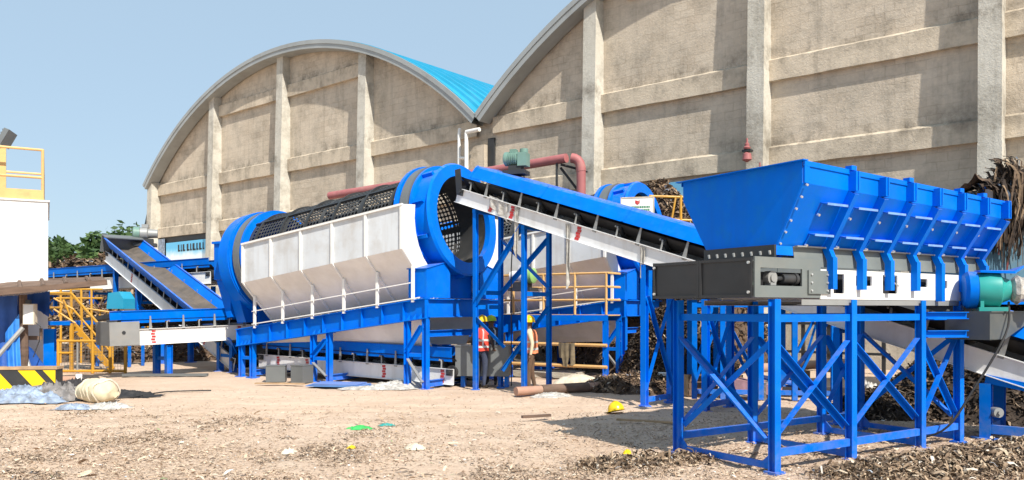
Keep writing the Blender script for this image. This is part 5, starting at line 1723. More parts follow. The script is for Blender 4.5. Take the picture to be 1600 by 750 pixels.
# faded red process pipe with elbow, in front of the halls
t = thing("process_pipe", "faded red pipe bending down in front of the right hall", "pipe", W(908, 470, 27.5), 0.0)
o = t.location.copy()
pts = [W(515, 306, 33.5), W(640, 286, 31.6), W(772, 266, 29.6), W(885, 247, 27.7)]
c = W(908, 262, 27.45)
e0, e1 = W(893, 247, 27.6), W(908, 268, 27.5)
bend = [e0.lerp(c, 0) * (1 - k) ** 2 + W(908, 247, 27.5) * 2 * k * (1 - k) + e1 * k * k for k in (0, .2, .4, .6, .8, 1)]
m = MB(); m.tube([p - o for p in pts], 0.16, 14); m.build("long_run", PINK, t, True)
m = MB(); m.tube([p - o for p in bend], 0.17, 14); m.build("elbow", PINK, t, True)
m = MB(); m.tube([e1 - o, V(e1.x, e1.y, 0.5) - o], 0.16, 14); m.build("drop", PINK, t, True)
m = MB(); m.tube([W(870, 246, 27.9) - o, V(W(870, 246, 27.9).x, 27.9, 1) - o], 0.05, 6); m.tube([W(876, 262, 28) - o, W(905, 300, 27.8) - o], 0.05, 6); m.build("bracket", DSTEEL, t)
m = MB(); m.tube([W(876, 257, 27.8) - o, W(918, 268, 27.9) - o], 0.045, 6); m.build("bracket_arm", DSTEEL, t)
t = thing("service_line", "thin pink service line fixed along the right hall wall", "pipe", hall_pt(1, -0.3, 5.6), HALL_RZ)
m = MB(); m.tube([(0, 0, 0.4), (6, -0.02, 0.35), (6.2, -0.7, 0.3), (6.9, -0.72, 0.3), (7.4, -0.1, 0.35), (13.6, 0, 0.6)], 0.05, 6); m.build("tube", PINK, t, True)

# ------------------------------------------------------------------ waste heaps
heap("waste_heap", "shade-darkened compost heap behind the hopper and the blue conveyor legs", (4.35, 20.8), 1.55, 1.7, 2.3, 6500, 3, 0.17, soil=DSOIL, mat=DARKW)
heap("waste_heap", "shade-darkened heap under the inclined conveyor at the right edge", (9.7, 15.3), 2.5, 2.4, 1.7, 8000, 5, 0.15, soil=DSOIL, mat=DARKW)
heap("waste_heap", "brown sunlit waste heap right of the hopper behind the gear motor", (13.3, 17.6), 3.3, 2.6, 3.6, 9000, 7, 0.20)
heap("waste_heap", "large brown waste heap behind the yellow sampling platform", (5.3, 26.3), 3.2, 2.3, 6.3, 9000, 9, 0.22)
heap("waste_heap", "waste strewn ridge at the foot of the right hall pilaster", (2.9, 30.6), 3.2, 1.6, 5.9, 4200, 10, 0.32, HALL_RZ)
heap("waste_heap", "brown heap of old timber and thatch behind the left conveyors", (-20.5, 39.5), 6.0, 3.2, 4.6, 4000, 11, 0.42)
heap("waste_heap", "low scattered rubbish heap between the blue legs right of the walkway", (3.2, 19.3), 1.6, 0.9, 0.45, 1800, 13, 0.14)
heap("waste_heap", "dark low heap behind the yellow stair", (-15.5, 31.5), 4.6, 2.2, 2.3, 6200, 15, 0.24)
heap("waste_heap", "small shade-darkened pile under the hopper frame's right end", (7.0, 14.9), 1.2, 0.8, 0.5, 2400, 17, 0.12, soil=DSOIL, mat=DARKW)

# faded blue waste container with rags and refuse hanging over its edge
ct = thing("waste_container", "faded blue steel container behind the hopper's right end", "container", G(1622, 17.0), math.radians(14))
m = MB(); m.box(-1.35, 2.6, 0, 2.2, 2.05, 4.45); m.build("body", pmat("faded_blue_steel", (0.07, 0.16, 0.23), 0.7, var=0.2, vscale=1.2, dirt=(0.16, 0.19, 0.19), damt=0.6, dscale=1.4), ct)
for z in (2.05, 4.40):
    m = MB(); m.box(-1.40, 2.65, -0.05, 0.02, z, z + 0.12); m.build("edge_rail", BLUE2, ct)
for x in (-1.2, 0.4, 2.2):
    m = MB(); m.box(x, x + 0.2, 0.2, 2.0, -0.05, 2.05); m.build("leg", DSTEEL, ct)
rags = thing("hanging_refuse", "mass of dark rags and refuse hanging over the blue container's edge", "refuse", ct.matrix_basis @ V(0.3, -0.05, 4.4), math.radians(14))
q = random.Random(9)
m = MB()
for k in range(2200):
    x = q.uniform(-1.75, 2.2)
    ln = q.uniform(0.25, 1.25) * (1.15 if x < -0.9 or 0.2 < x < 0.9 else 0.75)
    ww = q.uniform(0.008, 0.045)
    y0 = 0.25 - q.random() * 0.62
    z0 = q.uniform(-0.45, 0.62) * (1 if abs(x) < 1.5 else 0.6) * (0.8 + 0.5 * math.sin(x * 4.0))
    pr = []
    for j in range(5):
        v = j / 4
        pr.append((V(x + 0.12 * math.sin(v * 3 + k), y0 - 0.12 * math.sin(v * 3.1) + 0.25 * (1 - v) * 0.4, z0 - ln * v * v * 0.9 - 0.02), ww * (1 - 0.5 * v)))
    a = q.uniform(-0.7, 0.7)
    m.grid([[p + V(-w * math.cos(a), w * math.sin(a), 0), p + V(w * math.cos(a), -w * math.sin(a), q.uniform(-.03, .03))] for p, w in pr])
RAG = rampmat("rags", [(12, (0.04, 0.03, 0.025)), (9, (0.075, 0.052, 0.038)), (6, (0.12, 0.082, 0.056)), (5, (0.022, 0.019, 0.018)), (2, (0.22, 0.155, 0.10)), (0.7, (0.38, 0.3, 0.21)), (0.5, (0.10, 0.14, 0.2)), (0.4, (0.16, 0.05, 0.05))], 0.9, 20, 0.3)
tag(m.build("rag_strips", RAG, rags), None, None, None, "stuff")
m = MB()
nx, ny = 30, 16
m.grid([[(-1.75 + 4.0 * i / nx, -0.25 + 1.5 * j / ny, 0.0 + 0.42 * math.sin(math.pi * min(1, j / ny * 1.2 + 0.1)) * (0.7 + 0.6 * noise.noise(V(i * .4, j * .5, 1))) - (0.15 if j == 0 else 0)) for i in range(nx + 1)] for j in range(ny + 1)])
m.build("refuse_mass", SOIL, rags, True, None)
t = drape("rag_tail", "small bundle of ragged strips caught on the hopper's rim", "rags", hop.matrix_basis @ V(4.55, -0.16, 3.74), hop.matrix_basis @ V(4.75, -0.16, 3.72), None, 3.15, 0.03, CLODARK, 3, 6, 6, None, 4, 0.05)

# ------------------------------------------------------------------ things on and around the hopper
t = thing("floodlight", "small framed floodlight standing on the hopper's rim", "floodlight", hop.matrix_basis @ V(2.75, 1.9, 3.68), HRZ + math.radians(8))
m = MB()
for a in ((-0.13, -0.10), (0.10, 0.13)): m.box(a[0], a[1], -0.03, 0.03, 0.02, 0.30)
m.box(-0.10, 0.10, -0.03, 0.03, 0.27, 0.30); m.box(-0.10, 0.10, -0.03, 0.03, 0.02, 0.07); m.build("frame", DSTEEL, t)
m = MB(); m.box(-0.10, 0.10, -0.012, 0.012, 0.07, 0.27); m.build("glass", GLASS, t)
m = MB(); m.box(-0.17, 0.0, -0.05, 0.05, -0.05, 0.02); m.build("mount", BLUE, t)
for i, (tt, l, lb) in enumerate(((3.05, 0.55, "reddish timber lying across the hopper rim beside the floodlight"), (3.85, 0.6, "pale ended timber lying across the hopper rim"))):
    t = thing("timber", lb, "timber", hop.matrix_basis @ V(tt, 1.9, zr(tt) + 0.02), HRZ + math.radians(12))
    m = MB(); m.box(-l / 2, l / 2, -0.05, 0.05, 0, 0.09); m.build("beam", WOOD, t)
    m = MB(); m.box(l / 2, l / 2 + 0.004, -0.05, 0.05, 0, 0.09); m.build("cut_end", PLANK, t)

# ------------------------------------------------------------------ things lying about the yard
def mound_cloth(name, label, cat, c, rx, ry, h, mat, seed, rz=0.0, n=40, fold=0.75):
    q = random.Random(seed)
    m = MB()
    rows = []
    for j in range(n + 1):
        r = []
        for i in range(n + 1):
            x, y = i / n * 2 - 1, j / n * 2 - 1
            e = max(0.0, 1 - (x * x + y * y) ** 0.9)
            nz = (0.35 - abs(noise.noise(V(x * 3.1 + seed, y * 3.1, seed))) * 1.6) * fold + (0.3 - abs(noise.noise(V(x * 6.5 + seed, y * 6.5, 2))) * 1.5) * fold * 0.8
            ca_, sa_ = math.cos(math.atan2(y, x)), math.sin(math.atan2(y, x))
            wob = 1 + 0.45 * noise.noise(V(ca_ * 1.6 + seed, sa_ * 1.6, 1)) + 0.3 * noise.noise(V(ca_ * 5, sa_ * 5 + seed, 3))
            r.append((x * rx * wob, y * ry * wob, max(0.006, h * (e ** 0.6) * (0.75 + nz)) if e > 0 else 0.004))
        rows.append(r)
    m.grid(rows)
    ob = m.build(name, mat, None, True, None)
    ob.location = (c[0], c[1], ground_z(c[0], c[1]) + 0.01)
    ob.rotation_euler = (0, 0, rz)
    return tag(ob, label, cat)


# rolled cream hose bundle
p = G(150, 16.9)
t = thing("rolled_matting", "rolled cream cloth bundle with hoops lying by the striped barrier", "bundle", p, math.radians(-38))
t.scale = (0.95, 0.9, 0.82)
m = MB(); m.lathe([(-0.48, 0.10), (-0.47, 0.24), (-0.3, 0.29), (-0.1, 0.31), (0.12, 0.33), (0.34, 0.31), (0.52, 0.25), (0.56, 0.12), (0.57, 0.0)], Matrix.Translation((0, 0, 0.27)), 30)
def crump(v):
    v = Vector(v)
    k = 1 + 0.16 * noise.noise(v * 3.1) + 0.10 * noise.noise(v * 8.0)
    return V(v.x + 0.04 * noise.noise(v * 5 + V(3, 1, 2)), v.y * k, max(-0.0, 0.27 + (v.z - 0.27) * k))


m.v = [tuple(crump(v)) for v in m.v]
m.build("roll", CREAM, t, True, 60)
for k in range(5):
    x = -0.32 + 0.19 * k
    m = MB(); rk = [0.292, 0.305, 0.318, 0.328, 0.315][k]; m.lathe([(x - 0.02, rk - 0.02), (x, rk + 0.014), (x + 0.02, rk - 0.02)], Matrix.Translation((0, 0, 0.27)), 30); m.v = [tuple(crump(v)) for v in m.v]; m.build("hoop", SACK, t, True)
mound_cloth("plastic_sheet", "crumpled pale blue plastic sheet at the foot of the striped barrier", "sheet", G(40, 16.9), 0.85, 0.5, 0.30, PALE_T, 3)
mound_cloth("cloth_heap", "crumpled grey cloth heap beside the cream bundle", "cloth", G(88, 17.2), 0.75, 0.45, 0.36, GREY_T, 4, 0.3)
mound_cloth("plastic_sheet", "small blue and white plastic scrap in front of the cream bundle", "sheet", G(118, 15.7), 0.35, 0.22, 0.10, PALE_T, 5)
mound_cloth("paper_scrap", "flattened pale plastic sheet in front of the cream bundle", "paper", G(170, 15.8), 0.40, 0.25, 0.12, PLAST, 6)
mound_cloth("dark_sheet", "black plastic sheet lying behind the cream bundle", "sheet", G(190, 17.9), 0.75, 0.35, 0.14, BLACK, 7)
mound_cloth("dark_sheet", "dark tarpaulin bundle between the barrier and the cream roll", "sheet", G(118, 18.2), 0.55, 0.5, 0.38, CLODARK, 8)
t = thing("scrap_roller", "white ended orange roller lying beside the striped barrier", "roller", G(112, 20.8, 0.12), 0.4)
m = MB(); m.cyl((-0.35, 0, 0), (0.1, 0, 0), 0.1, n=12); m.build("body", PIPEC, t, True)
m = MB(); m.lathe([(0.1, 0.0), (0.1, 0.14), (0.24, 0.14), (0.24, 0.06), (0.2, 0.05), (0.2, 0.0)], None, 16); m.build("end_cap", WHITE2, t, True)
mound_cloth("plastic_sheet", "shiny clear plastic film piled under the nearer drum's right legs", "sheet", G(628, 20.0), 0.7, 0.35, 0.16, PLAST, 9)
mound_cloth("plastic_sheet", "dirty plastic film lying along the foot of the nearer drum", "sheet", G(590, 19.4), 0.8, 0.25, 0.08, PLAST, 10)
mound_cloth("sack", "pale full sack lying behind the salmon pipe", "sack", G(900, 21.0), 0.62, 0.42, 0.30, SACK, 11, 0.2, 24, 0.15)
mound_cloth("plastic_sheet", "thin grey plastic film lying in the hopper's shade", "sheet", G(862, 18.0), 0.5, 0.25, 0.10, PLAST, 12)
mound_cloth("green_scrap", "bright green plastic scrap on the sandy ground", "scrap", G(563, 13.1), 0.19, 0.11, 0.07, GREENP, 13, 0, 20, 0.5)
mound_cloth("teal_scrap", "small dark green scrap right of the bright green one", "scrap", G(604, 13.6), 0.13, 0.07, 0.05, TEAL, 14, 0, 14, 0.5)
mound_cloth("yellow_scrap", "tiny yellow wrapper on the ground below the green scrap", "scrap", G(549, 11.2), 0.06, 0.05, 0.05, HATY, 15, 0, 12, 0.5)
mound_cloth("yellow_scrap", "yellow wrapper in the litter left of the hopper frame", "scrap", G(980, 10.9), 0.06, 0.05, 0.07, HATY, 16, 0, 12, 0.4)
mound_cloth("paper_scrap", "off white crumpled paper in the middle of the littered foreground", "paper", G(648, 11.0), 0.13, 0.10, 0.09, SACK, 17, 0, 16, 0.5)
mound_cloth("paper_scrap", "small crumpled paper at the left of the foreground", "paper", G(452, 10.9), 0.10, 0.08, 0.08, SACK, 18, 0.4, 16, 0.5)
t = thing("plank", "short weathered plank lying on the sand", "plank", G(838, 14.2, 0.03), math.radians(24))
m = MB(); m.box(-0.28, 0.28, -0.035, 0.035, 0, 0.045); m.build("board", WOOD, t)
t = thing("plank", "long pale plank in the hopper's shade beside the tall blue leg", "plank", G(1018, 13.6, 0.03), math.radians(-22))
m = MB(); m.box(-0.6, 0.6, -0.05, 0.05, 0, 0.03); m.build("board", PLANK, t)
# flat blue sheets and steel boxes by the drum's middle legs
t = thing("sheet_stack", "stack of flat blue steel sheets on the ground by the drum's middle legs", "sheets", G(535, 20.0, 0.0), math.radians(-12))
for k in range(3):
    m = MB(); m.box(-0.85 + 0.08 * k, 0.75 - 0.12 * k, -0.3, 0.35, 0.03 + 0.028 * k, 0.05 + 0.028 * k); m.build("sheet", pmat("light_blue_sheet%d" % k, (0.10 + .03 * k, 0.26, 0.60), 0.45, var=0.1), t)
for i, (px, d, w, h, rz, lb) in enumerate(((432, 21.6, 0.5, 0.42, 0.15, "plain grey metal box left of its pair under the drum"), (472, 21.3, 0.42, 0.45, -0.5, "grey metal box right of its pair under the drum"))):
    t = thing("metal_box", lb, "box", G(px, d, 0.0), rz)
    m = MB(); m.box(-w / 2, w / 2, -0.2, 0.2, 0.0, h); m.build("case", STEEL, t)
    m = MB(); m.box(-w / 2 - 0.01, w / 2 + 0.01, -0.21, 0.21, h, h + 0.02); m.build("lid", STEEL, t)
t = thing("plank", "thin board lying in front of the grey metal boxes", "plank", G(440, 20.6, 0.02), math.radians(-8))
m = MB(); m.box(-0.7, 0.6, -0.08, 0.08, 0, 0.03); m.build("board", PLANK, t)
# long pipe on the ground, in a dark and a salmon length
t = thing("ground_pipe", "long salmon pipe with dark middle length lying behind the hopper", "pipe", G(950, 18.6, 0.0), 0)
o = t.location.copy()
def gp(px, d): return G(px, d, 0.11) - o
m = MB(); m.tube([gp(806, 17.9), gp(850, 18.3)], 0.10, 12); m.build("short_length", PIPEC, t, True)
m = MB(); m.tube([gp(846, 18.25), gp(918, 18.9)], 0.115, 12); m.build("sleeve", WOOD, t, True)
m = MB(); m.tube([gp(915, 18.9), gp(1060, 20.2), gp(1110, 20.6)], 0.10, 12); m.build("long_length", PIPEC, t, True)
t = thing("ground_pipe", "salmon pipe seen between the hopper legs, farther back", "pipe", G(1250, 21.5, 0.0), 0)
m = MB(); m.tube([G(1070, 20.2, 0.35) - t.location, G(1330, 22.5, 0.45) - t.location], 0.12, 12); m.build("length", PIPEC, t, True)
m = MB(); m.box(-0.2, 0.2, -0.2, 0.2, 0, 0.3); m.build("block_support", WOOD, t)
t = thing("white_tub", "crumpled white tub behind the tall blue leg", "tub", G(1041, 19.4), 0.2)
m = MB(); m.lathe([(0.0, 0.0), (0.0, 0.26), (0.2, 0.30), (0.42, 0.33), (0.44, 0.31), (0.42, 0.29), (0.03, 0.24)], Matrix.Rotation(-math.pi / 2, 4, 'Y'), 18); m.v = [tuple(Vector(v) + V(.03, .02, 0) * noise.noise(Vector(v) * 5)) for v in m.v]; m.build("shell", WHITE2, t, True)
t = thing("wooden_crate", "brown slatted crate behind the hopper's left legs", "crate", G(1092, 18.2), 0.2)
for k in range(3):
    m = MB(); m.box(-0.35, 0.35, -0.25, -0.23, 0.03 + 0.15 * k, 0.15 + 0.15 * k); m.build("slat", WOOD, t)
    m = MB(); m.box(-0.35, 0.35, 0.23, 0.25, 0.03 + 0.15 * k, 0.15 + 0.15 * k); m.build("slat", WOOD, t)
for x in (-0.36, 0.32):
    m = MB(); m.box(x, x + 0.04, -0.22, 0.22, 0.0, 0.47); m.build("end", PLANK, t)
mound_cloth("plastic_sheet", "white plastic thrown over the crate behind the hopper", "sheet", (G(1105, 18.7).x, 18.7), 0.4, 0.25, 0.5, PLAST, 21)
t = thing("wrapped_bundle", "pink faded fabric bundle lying behind the hopper legs", "bundle", G(1165, 17.6), math.radians(-32))
m = MB(); m.box(-0.75, 0.75, -0.22, 0.22, 0.18, 0.40); m.v = [tuple(Vector(v) + V(0, 0, -0.12 * v[0])) for v in m.v]; m.build("bundle", pmat("pink_cloth", (0.46, 0.27, 0.29), 0.85, var=0.2, vscale=8), t)
m = MB(); m.box(-0.5, -0.42, -0.23, 0.23, 0.0, 0.45); m.box(0.42, 0.5, -0.23, 0.23, -0.02, 0.36); m.build("strap", GREY_T, t)
t = thing("blue_plate", "bright blue steel offcut lying behind the hopper frame", "plate", G(1232, 18.6), math.radians(-20))
m = MB(); m.plate((-0.9, -0.3, 0.42), (0.8, -0.3, 0.12), (0.8, 0.3, 0.14), (-0.9, 0.3, 0.44), 0.04); m.box(-0.7, -0.6, -0.2, 0.2, 0, 0.36); m.build("plate", BLUE, t)
mound_cloth("plastic_sheet", "white and blue plastic bag behind the middle of the hopper frame", "sheet", G(1352, 17.3), 0.45, 0.3, 0.36, PLAST, 23)
t = thing("dark_beam", "dark timber baulk lying behind the hopper frame", "timber", G(1262, 17.9), math.radians(-8))
m = MB(); m.box(-1.0, 1.0, -0.1, 0.1, 0.02, 0.2); m.build("baulk", CLODARK, t)
# blue portal frame standing behind the hopper
t = thing("portal_frame", "dark blue braced portal frame standing behind the hopper's legs", "steel frame", G(1200, 17.2), math.radians(-8))
X_ = [-1.55, -0.95, -0.15, 0.55, 1.35]
for y in (0.0, 1.3):
    for x in X_:
        m = MB(); m.ibeam((x, y, 0), (x, y, 2.15), 0.11, 0.11, 0.01, (0, 1, 0)); m.build("post", BLUE2, t)
    for a, b in zip(X_[:-1], X_[1:]):
        m = MB(); m.bar((a + 0.055, y, 2.05), (b - 0.055, y, 2.05), 0.08, 0.12); m.build("top_beam", BLUE2, t)
        m = MB(); m.bar((a + 0.055, y, 0.16), (b - 0.055, y, 0.16), 0.06, 0.10); m.build("foot_beam", BLUE2, t)
    for a, b, z0, z1 in ((-1.55, -0.95, 0.3, 1.95), (-0.95, -0.15, 1.9, 0.3), (0.55, 1.35, 0.3, 1.9)):
        m = MB(); m.angle((a, y + 0.07, z0), (b, y + 0.07, z1), 0.07); m.build("brace", BLUE2, t)
m = MB(); m.box(-1.6, 1.45, -0.1, 1.4, 2.15, 2.2); m.build("deck", DSTEEL, t)
# dark steel rack at the foot of the right hall
t = thing("steel_rack", "dark steel post rack against the pale wall, seen between the hopper legs", "rack", G(1285, 25.0), HALL_RZ)
for k in range(6):
    m = MB(); m.bar((-2.2 + 0.8 * k, 0, 0), (-2.2 + 0.8 * k, 0, 2.3), 0.1, 0.1); m.build("upright", DSTEEL, t)
for z in (0.6, 1.5, 2.28):
    m = MB(); m.bar((-2.3, -0.06, z), (2.0, -0.06, z), 0.05, 0.08); m.build("rail", DSTEEL, t)
for k in range(3):
    m = MB(); m.bar((-2.1 + 1.5 * k, 0.06, 0.2), (-1.5 + 1.5 * k, 0.06, 2.2), 0.06, 0.06); m.build("stay", BLUE2, t)
t = thing("concrete_step", "long pale concrete slab behind the workers", "slab", G(830, 23.5), math.radians(-20))
m = MB(); m.box(-1.4, 1.5, -0.5, 0.5, 0, 0.14); m.build("slab", PLINTH, t)
# hard hat on the ground
def hat_parts(t, z, mat, s=1.0):
    m = MB()
    m.lathe([(0.0, 0.135 * s), (0.05 * s, 0.132 * s), (0.10 * s, 0.105 * s), (0.135 * s, 0.06 * s), (0.148 * s, 0.0)], Matrix.Translation((0, 0, z)) @ Matrix.Rotation(-math.pi / 2, 4, 'Y'), 20)
    m.build("shell", mat, t, True, None)
    m = MB()
    rows = [[], []]
    for k in range(21):
        a = 2 * math.pi * k / 20
        e = 0.06 * max(0, math.cos(a)) ** 2 + 0.018
        rows[0].append((0.130 * s * math.cos(a), 0.130 * s * math.sin(a), z + 0.004)); rows[1].append(((0.135 * s + e * s) * math.cos(a), (0.135 * s + e * s) * math.sin(a), z - 0.008 * s))
    m.grid(rows); m.build("brim", mat, t, True, None)
    m = MB(); m.tube([(-0.12 * s, 0, z + 0.07 * s), (-0.06 * s, 0, z + 0.135 * s), (0, 0, z + 0.152 * s), (0.06 * s, 0, z + 0.135 * s), (0.12 * s, 0, z + 0.07 * s)], 0.012 * s, 6); m.build("crest", mat, t, True)


t = thing("hard_hat", "yellow hard hat lying on the sand left of the hopper", "hard hat", G(963, 15.0, 0.03), 2.2)
hat_parts(t, 0.02, HATY, 1.15)
t.rotation_euler = (0.0, 0.25, 2.2)

# control panel by the workers
t = thing("machine_guard", "dark grey sheet metal guard the workers stand beside", "guard panel", G(756, 19.9), math.radians(-6))
m = MB(); m.box(-0.72, 0.62, 0, 0.5, 0.28, 1.02); m.build("casing", STEEL, t)
m = MB(); m.box(-0.74, 0.64, -0.02, 0.52, 1.02, 1.05); m.build("lid", STEEL, t)
for x in (-0.6, 0.5):
    m = MB(); m.box(x, x + 0.1, 0.1, 0.4, 0, 0.28); m.build("leg", BLUE2, t)
FILM = pmat("grimy_film", (0.44, 0.42, 0.38), 0.5, var=0.3, vscale=10, dirt=(0.25, 0.22, 0.18), damt=0.7, dscale=6)
t = thing("plastic_strips", "torn plastic strips hanging from the inclined conveyor's underside", "plastic strips", NA + CD * 0.05 + V(0, 0, -0.3), 0)
o = t.location.copy()
for i, (k, l, s_) in enumerate(((0.052, 1.25, 0.0), (0.205, 1.5, 0.0), (0.40, 0.7, 0.05))):
    a = NA + CD * k - PERP * 0.03; b = a + CD.normalized() * 0.14
    drape("strip", None, None, a - o + V(0, 0, -0.05), b - o + V(0, 0, -0.05), None, lambda u, l=l, a=a: a.z - o.z - l * (0.55 + 0.45 * math.sin(3.1 * u + 0.3)), 0.05, FILM, 4, 8, 12, t, 30 + i, 0.0)
t = drape("torn_film", "torn dirty plastic film draped over the conveyor's white side near the drum", "plastic film", NA - CD * 0.03 - PERP * 0.035 + V(0, 0, 0.06), NA + CD * 0.03 - PERP * 0.035, None, lambda u: NA.z - 0.1 - 0.45 * u, 0.03, PLAST, 5, 14, 8, None, 44, 0.0)

# ------------------------------------------------------------------ workers
def worker(label, loc, rz, lean, arms, mats, hat, vest, taper=1.0):
    """One skinned body, posed; vest, hat as children. Faces local +x."""
    shirt, trous = mats
    t = thing("person", label, "person", loc, rz, None)
    J = {}
    E = []

    def j(n, p, r, par=None):
        J[n] = (Vector(p), r, par)
    lx = lean
    j("pelvis", (0, 0, 0.93), (0.150, 0.125)); j("waist", (lx * .3, 0, 1.08), (0.145, 0.115), "pelvis"); j("chest", (lx * .7, 0, 1.27), (0.175, 0.125), "waist")
    j("upper", (lx * .95, 0, 1.40), (0.16, 0.11), "chest"); j("neck", (lx * 1.05 + .01, 0, 1.485), (0.058, 0.058), "upper"); j("head0", (lx * 1.1 + .025, 0, 1.55), (0.075, 0.07), "neck")
    j("head1", (lx * 1.15 + .03, 0, 1.63), (0.082, 0.098), "head0"); j("head2", (lx * 1.15 + .02, 0, 1.70), (0.075, 0.09), "head1")
    for s, nm in ((1, "l"), (-1, "r")):
        sh = V(lx * .95, s * 0.185, 1.41)
        el, wr, hd = [Vector(p) for p in arms[nm]]
        j("sh" + nm, sh, (0.068, 0.068), "upper"); j("el" + nm, el, (0.047, 0.047), "sh" + nm); j("wr" + nm, wr, (0.032, 0.032), "el" + nm); j("pa" + nm, wr.lerp(hd, 0.55), (0.036, 0.024), "wr" + nm); j("hd" + nm, hd, (0.034, 0.02), "pa" + nm)
        f = 0.06 * s
        j("hip" + nm, (0, s * 0.095, 0.88), (0.098, 0.098), "pelvis"); j("kn" + nm, (0.03 + f * .4, s * 0.11, 0.49), (0.066, 0.066), "hip" + nm); j("an" + nm, (-0.02 + f, s * 0.12, 0.09), (0.045, 0.045), "kn" + nm)
        j("ft" + nm, (0.06 + f, s * 0.13, 0.045), (0.045, 0.04), "an" + nm); j("to" + nm, (0.17 + f, s * 0.14, 0.035), (0.04, 0.03), "ft" + nm)
    names = list(J)
    me = bpy.data.meshes.new("body")
    me.from_pydata([J[n][0] for n in names], [(names.index(J[n][2]), i) for i, n in enumerate(names) if J[n][2]], [])
    tmp = bpy.data.objects.new("tmp", me); COL.objects.link(tmp)
    sk = tmp.modifiers.new("skin", 'SKIN')
    sv = me.skin_vertices[0].data
    for i, n in enumerate(names):
        sv[i].radius = J[n][1]; sv[i].use_root = (n == "pelvis")
    ss = tmp.modifiers.new("sub", 'SUBSURF'); ss.levels = ss.render_levels = 2
    dg = bpy.context.evaluated_depsgraph_get()
    out = bpy.data.meshes.new_from_object(tmp.evaluated_get(dg))
    bpy.data.objects.remove(tmp)
    out.materials.clear()
    for mm in (shirt, trous, SKIN, SHOE): out.materials.append(mm)
    segs = [(J[n][0], J[J[n][2]][0], n) for n in names if J[n][2]]
    for p in out.polygons:
        c = p.center
        best, bn = 9, ""
        for a, b, n in segs:
            ab = a - b; tt = max(0, min(1, (c - b).dot(ab) / ab.length_squared))
            dd = (c - b - ab * tt).length
            if dd < best: best, bn = dd, n
        mi = 0
        if bn[:2] in ("he", "ne") or bn[:2] in ("pa", "hd"): mi = 2
        elif bn[:2] in ("hi", "kn", "an"): mi = 1
        elif bn[:2] in ("ft", "to"): mi = 3
        elif bn == "pelvis" or c.z < 0.98 and bn in ("waist",): mi = 1
        p.material_index = mi; p.use_smooth = True
    out.name = "body"
    inst("body", out, t)
    # face and ears, fingers
    hx, hz = lx * 1.15 + 0.03, 1.60
    m = MB(); m.tube([(hx + 0.082, 0, hz + 0.035), (hx + 0.112, 0, hz - 0.008), (hx + 0.088, 0, hz - 0.016)], [0.012, 0.017, 0.01], 6); m.build("nose", SKIN, t, True)
    for s in (-1, 1):
        m = MB(); m.lathe([(-0.008, 0), (-0.006, 0.026), (0.006, 0.028), (0.01, 0)], Matrix.Translation((hx - 0.005, s * 0.083, hz + 0.01)) @ Matrix.Rotation(math.pi / 2, 4, 'Z') @ Matrix.Scale(1.0, 4), 10); m.build("ear", SKIN, t, True)
        m = MB(); m.lathe([(-0.008, 0), (0, 0.011), (0.008, 0)], Matrix.Translation((hx + 0.086, s * 0.032, hz + 0.03)), 8); m.build("eye", HAIR, t, True)
    m = MB(); m.box(hx + 0.080, hx + 0.092, -0.024, 0.024, hz - 0.048, hz - 0.04); m.build("mouth", CLOBROWN, t)
    for nm in "lr":
        el, wr, hd = [Vector(p) for p in arms[nm]]
        d = (hd - wr).normalized(); sd = d.cross(V(0, 0, 1) if abs(d.z) < .9 else V(1, 0, 0)).normalized()
        m = MB()
        for k, ln in enumerate((0.060, 0.075, 0.072, 0.055)):
            b0 = hd + sd * (k - 1.5) * 0.019 - d * 0.012
            m.tube([b0, b0 + d * ln * .5, b0 + d * ln * 0.8 + sd.cross(d) * 0.02, b0 + d * ln * 0.95 + sd.cross(d) * 0.035], [0.010, 0.0095, 0.009, 0.007], 6)
        b0 = wr.lerp(hd, 0.4) - sd * 0.03
        m.tube([b0, b0 - sd * 0.025 + d * 0.03, b0 - sd * 0.025 + d * 0.06], [0.012, 0.011, 0.008], 6)
        m.build("fingers", SKIN, t, True)
    # vest as a shell round the torso
    rows = []
    prof = [(0.92, 0.198, 0.168, .05), (1.02, 0.20, 0.166, .2), (1.12, 0.20, 0.162, .4), (1.22, 0.208, 0.166, .6), (1.32, 0.212, 0.164, .8), (1.40, 0.20, 0.15, .95), (1.455, 0.13, 0.115, 1.0), (1.475, 0.085, 0.085, 1.02)]
    for z, ry, rx, lf in prof:
        rows.append([(lx * lf + rx * math.cos(a), ry * math.sin(a), z + 0.006 * math.sin(a * 5)) for a in [2 * math.pi * k / 28 for k in range(29)]])
    m = MB(); m.grid(rows); vb = m.build("vest", vest, t, True, None)
    for z0 in (1.00, 1.16):
        rr = []
        for z in (z0, z0 + 0.05):
            i = [q_ for q_ in range(len(prof) - 1) if prof[q_][0] <= z][-1]
            f_ = (z - prof[i][0]) / (prof[i + 1][0] - prof[i][0])
            ry, rx, lf = [prof[i][k] + (prof[i + 1][k] - prof[i][k]) * f_ for k in (1, 2, 3)]
            rr.append([(lx * lf + (rx + 0.006) * math.cos(a), (ry + 0.006) * math.sin(a), z + 0.006 * math.sin(a * 5)) for a in [2 * math.pi * k / 28 for k in range(29)]])
        m = MB(); m.grid(rr); m.build("reflective_band", REFL, vb, True, None)
    for s in (-1, 1):
        for sx in (-1, 1):
            m = MB()
            m.grid([[V(lx * lf + sx * (rx + 0.007) * math.cos(0.62), s * (ry + 0.007) * math.sin(0.62) + d_, z) for d_ in (-0.02, 0.02)] for z, ry, rx, lf in prof[1:7]])
            m.build("reflective_band", REFL, vb, True, None)
    ht = bpy.data.objects.new("helmet", None); COL.objects.link(ht); ht.parent = t
    ht.location = (lx * 1.15 + 0.02, 0, 1.655)
    hat_parts(ht, 0, hat, 1.0)
    return t


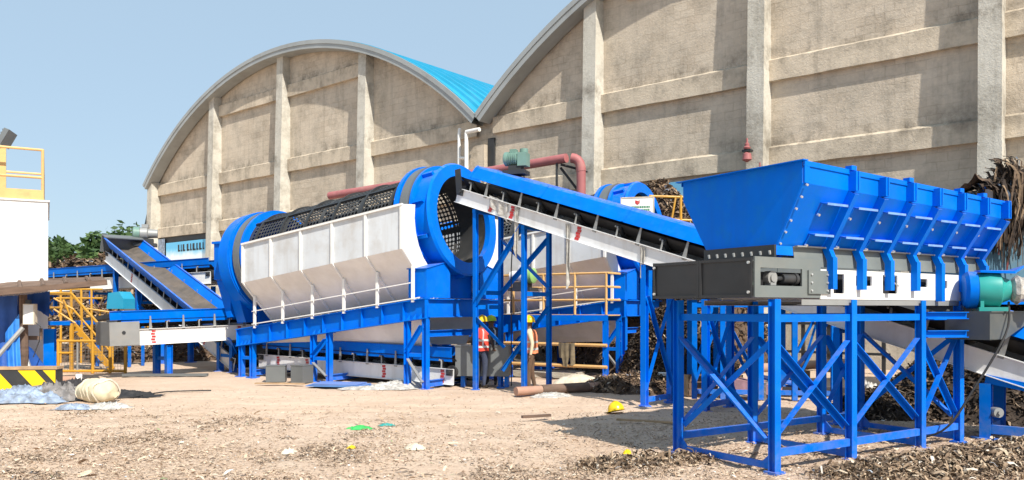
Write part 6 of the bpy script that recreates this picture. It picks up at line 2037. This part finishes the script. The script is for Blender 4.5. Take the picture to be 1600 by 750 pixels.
worker("person in a red reflective vest and yellow hard hat standing with back turned", G(752, 19.8), math.radians(62), 0.03,
       {"l": [(0.02, 0.30, 1.16), (0.14, 0.27, 0.95), (0.22, 0.24, 0.90)], "r": [(0.0, -0.30, 1.16), (0.14, -0.28, 0.97), (0.22, -0.26, 0.92)]}, (CLODARK, CLOBLUE), HATY, VESTR)
worker("person in cream shirt, orange vest and yellow hard hat walking behind a blue post", G(830, 18.75), math.radians(172), 0.02,
       {"l": [(-0.06, 0.27, 1.15), (-0.02, 0.28, 0.90), (0.02, 0.28, 0.80)], "r": [(0.02, -0.27, 1.15), (0.10, -0.27, 0.92), (0.14, -0.26, 0.83)]}, (CLOCREAM, CLOBROWN), HATY, VESTO)
worker("person with a green hard hat half hidden behind the person in the red vest", G(768, 20.7), math.radians(-100), 0.02,
       {"l": [(0.02, 0.27, 1.15), (0.12, 0.24, 0.94), (0.2, 0.2, 0.9)], "r": [(0.02, -0.27, 1.15), (0.12, -0.24, 0.94), (0.2, -0.2, 0.9)]}, (CLODARK, CLODARK), HATG, CLOBLUE)

# loose cables
for lb, pts in (("black cable looping from the gear motor down to the ground", [hop.matrix_basis @ V(4.3, -0.6, 2.05), hop.matrix_basis @ V(4.0, -0.7, 1.6), hop.matrix_basis @ V(3.6, -0.45, 0.8), hop.matrix_basis @ V(3.3, -0.2, 0.25), hop.matrix_basis @ V(3.15, 0.4, 0.03)]),
                ("black cable running down the tower from the conveyor's motor", [NA + PERP * 0.9 + V(0, 0, 0.75), NA + PERP * 1.1 + V(-0.2, 0, 0.2), NA + PERP * 1.08 + V(-0.42, 0, -1.2), NA + PERP * 1.1 + V(-0.45, 0, -2.6), NA + PERP * 1.1 + V(-0.45, 0, -4.45)]),
                ("thin dark hose lying across the sand beside the cream bundle", [G(176, 17.2, 0.03), G(215, 17.6, 0.03), G(260, 18.6, 0.03), G(330, 18.9, 0.03)])):
    fine = []
    for i in range(len(pts) - 1):
        p0, p1, p2, p3 = pts[max(i - 1, 0)], pts[i], pts[i + 1], pts[min(i + 2, len(pts) - 1)]
        for k in range(6):
            u = k / 6
            fine.append(0.5 * ((2 * p1) + (p2 - p0) * u + (2 * p0 - 5 * p1 + 4 * p2 - p3) * u * u + (3 * p1 - p0 - 3 * p2 + p3) * u ** 3))
    fine.append(pts[-1])
    m = MB(); m.tube(fine, 0.016, 6)
    tag(m.build("cable", BLACK, None, True), lb, "cable")
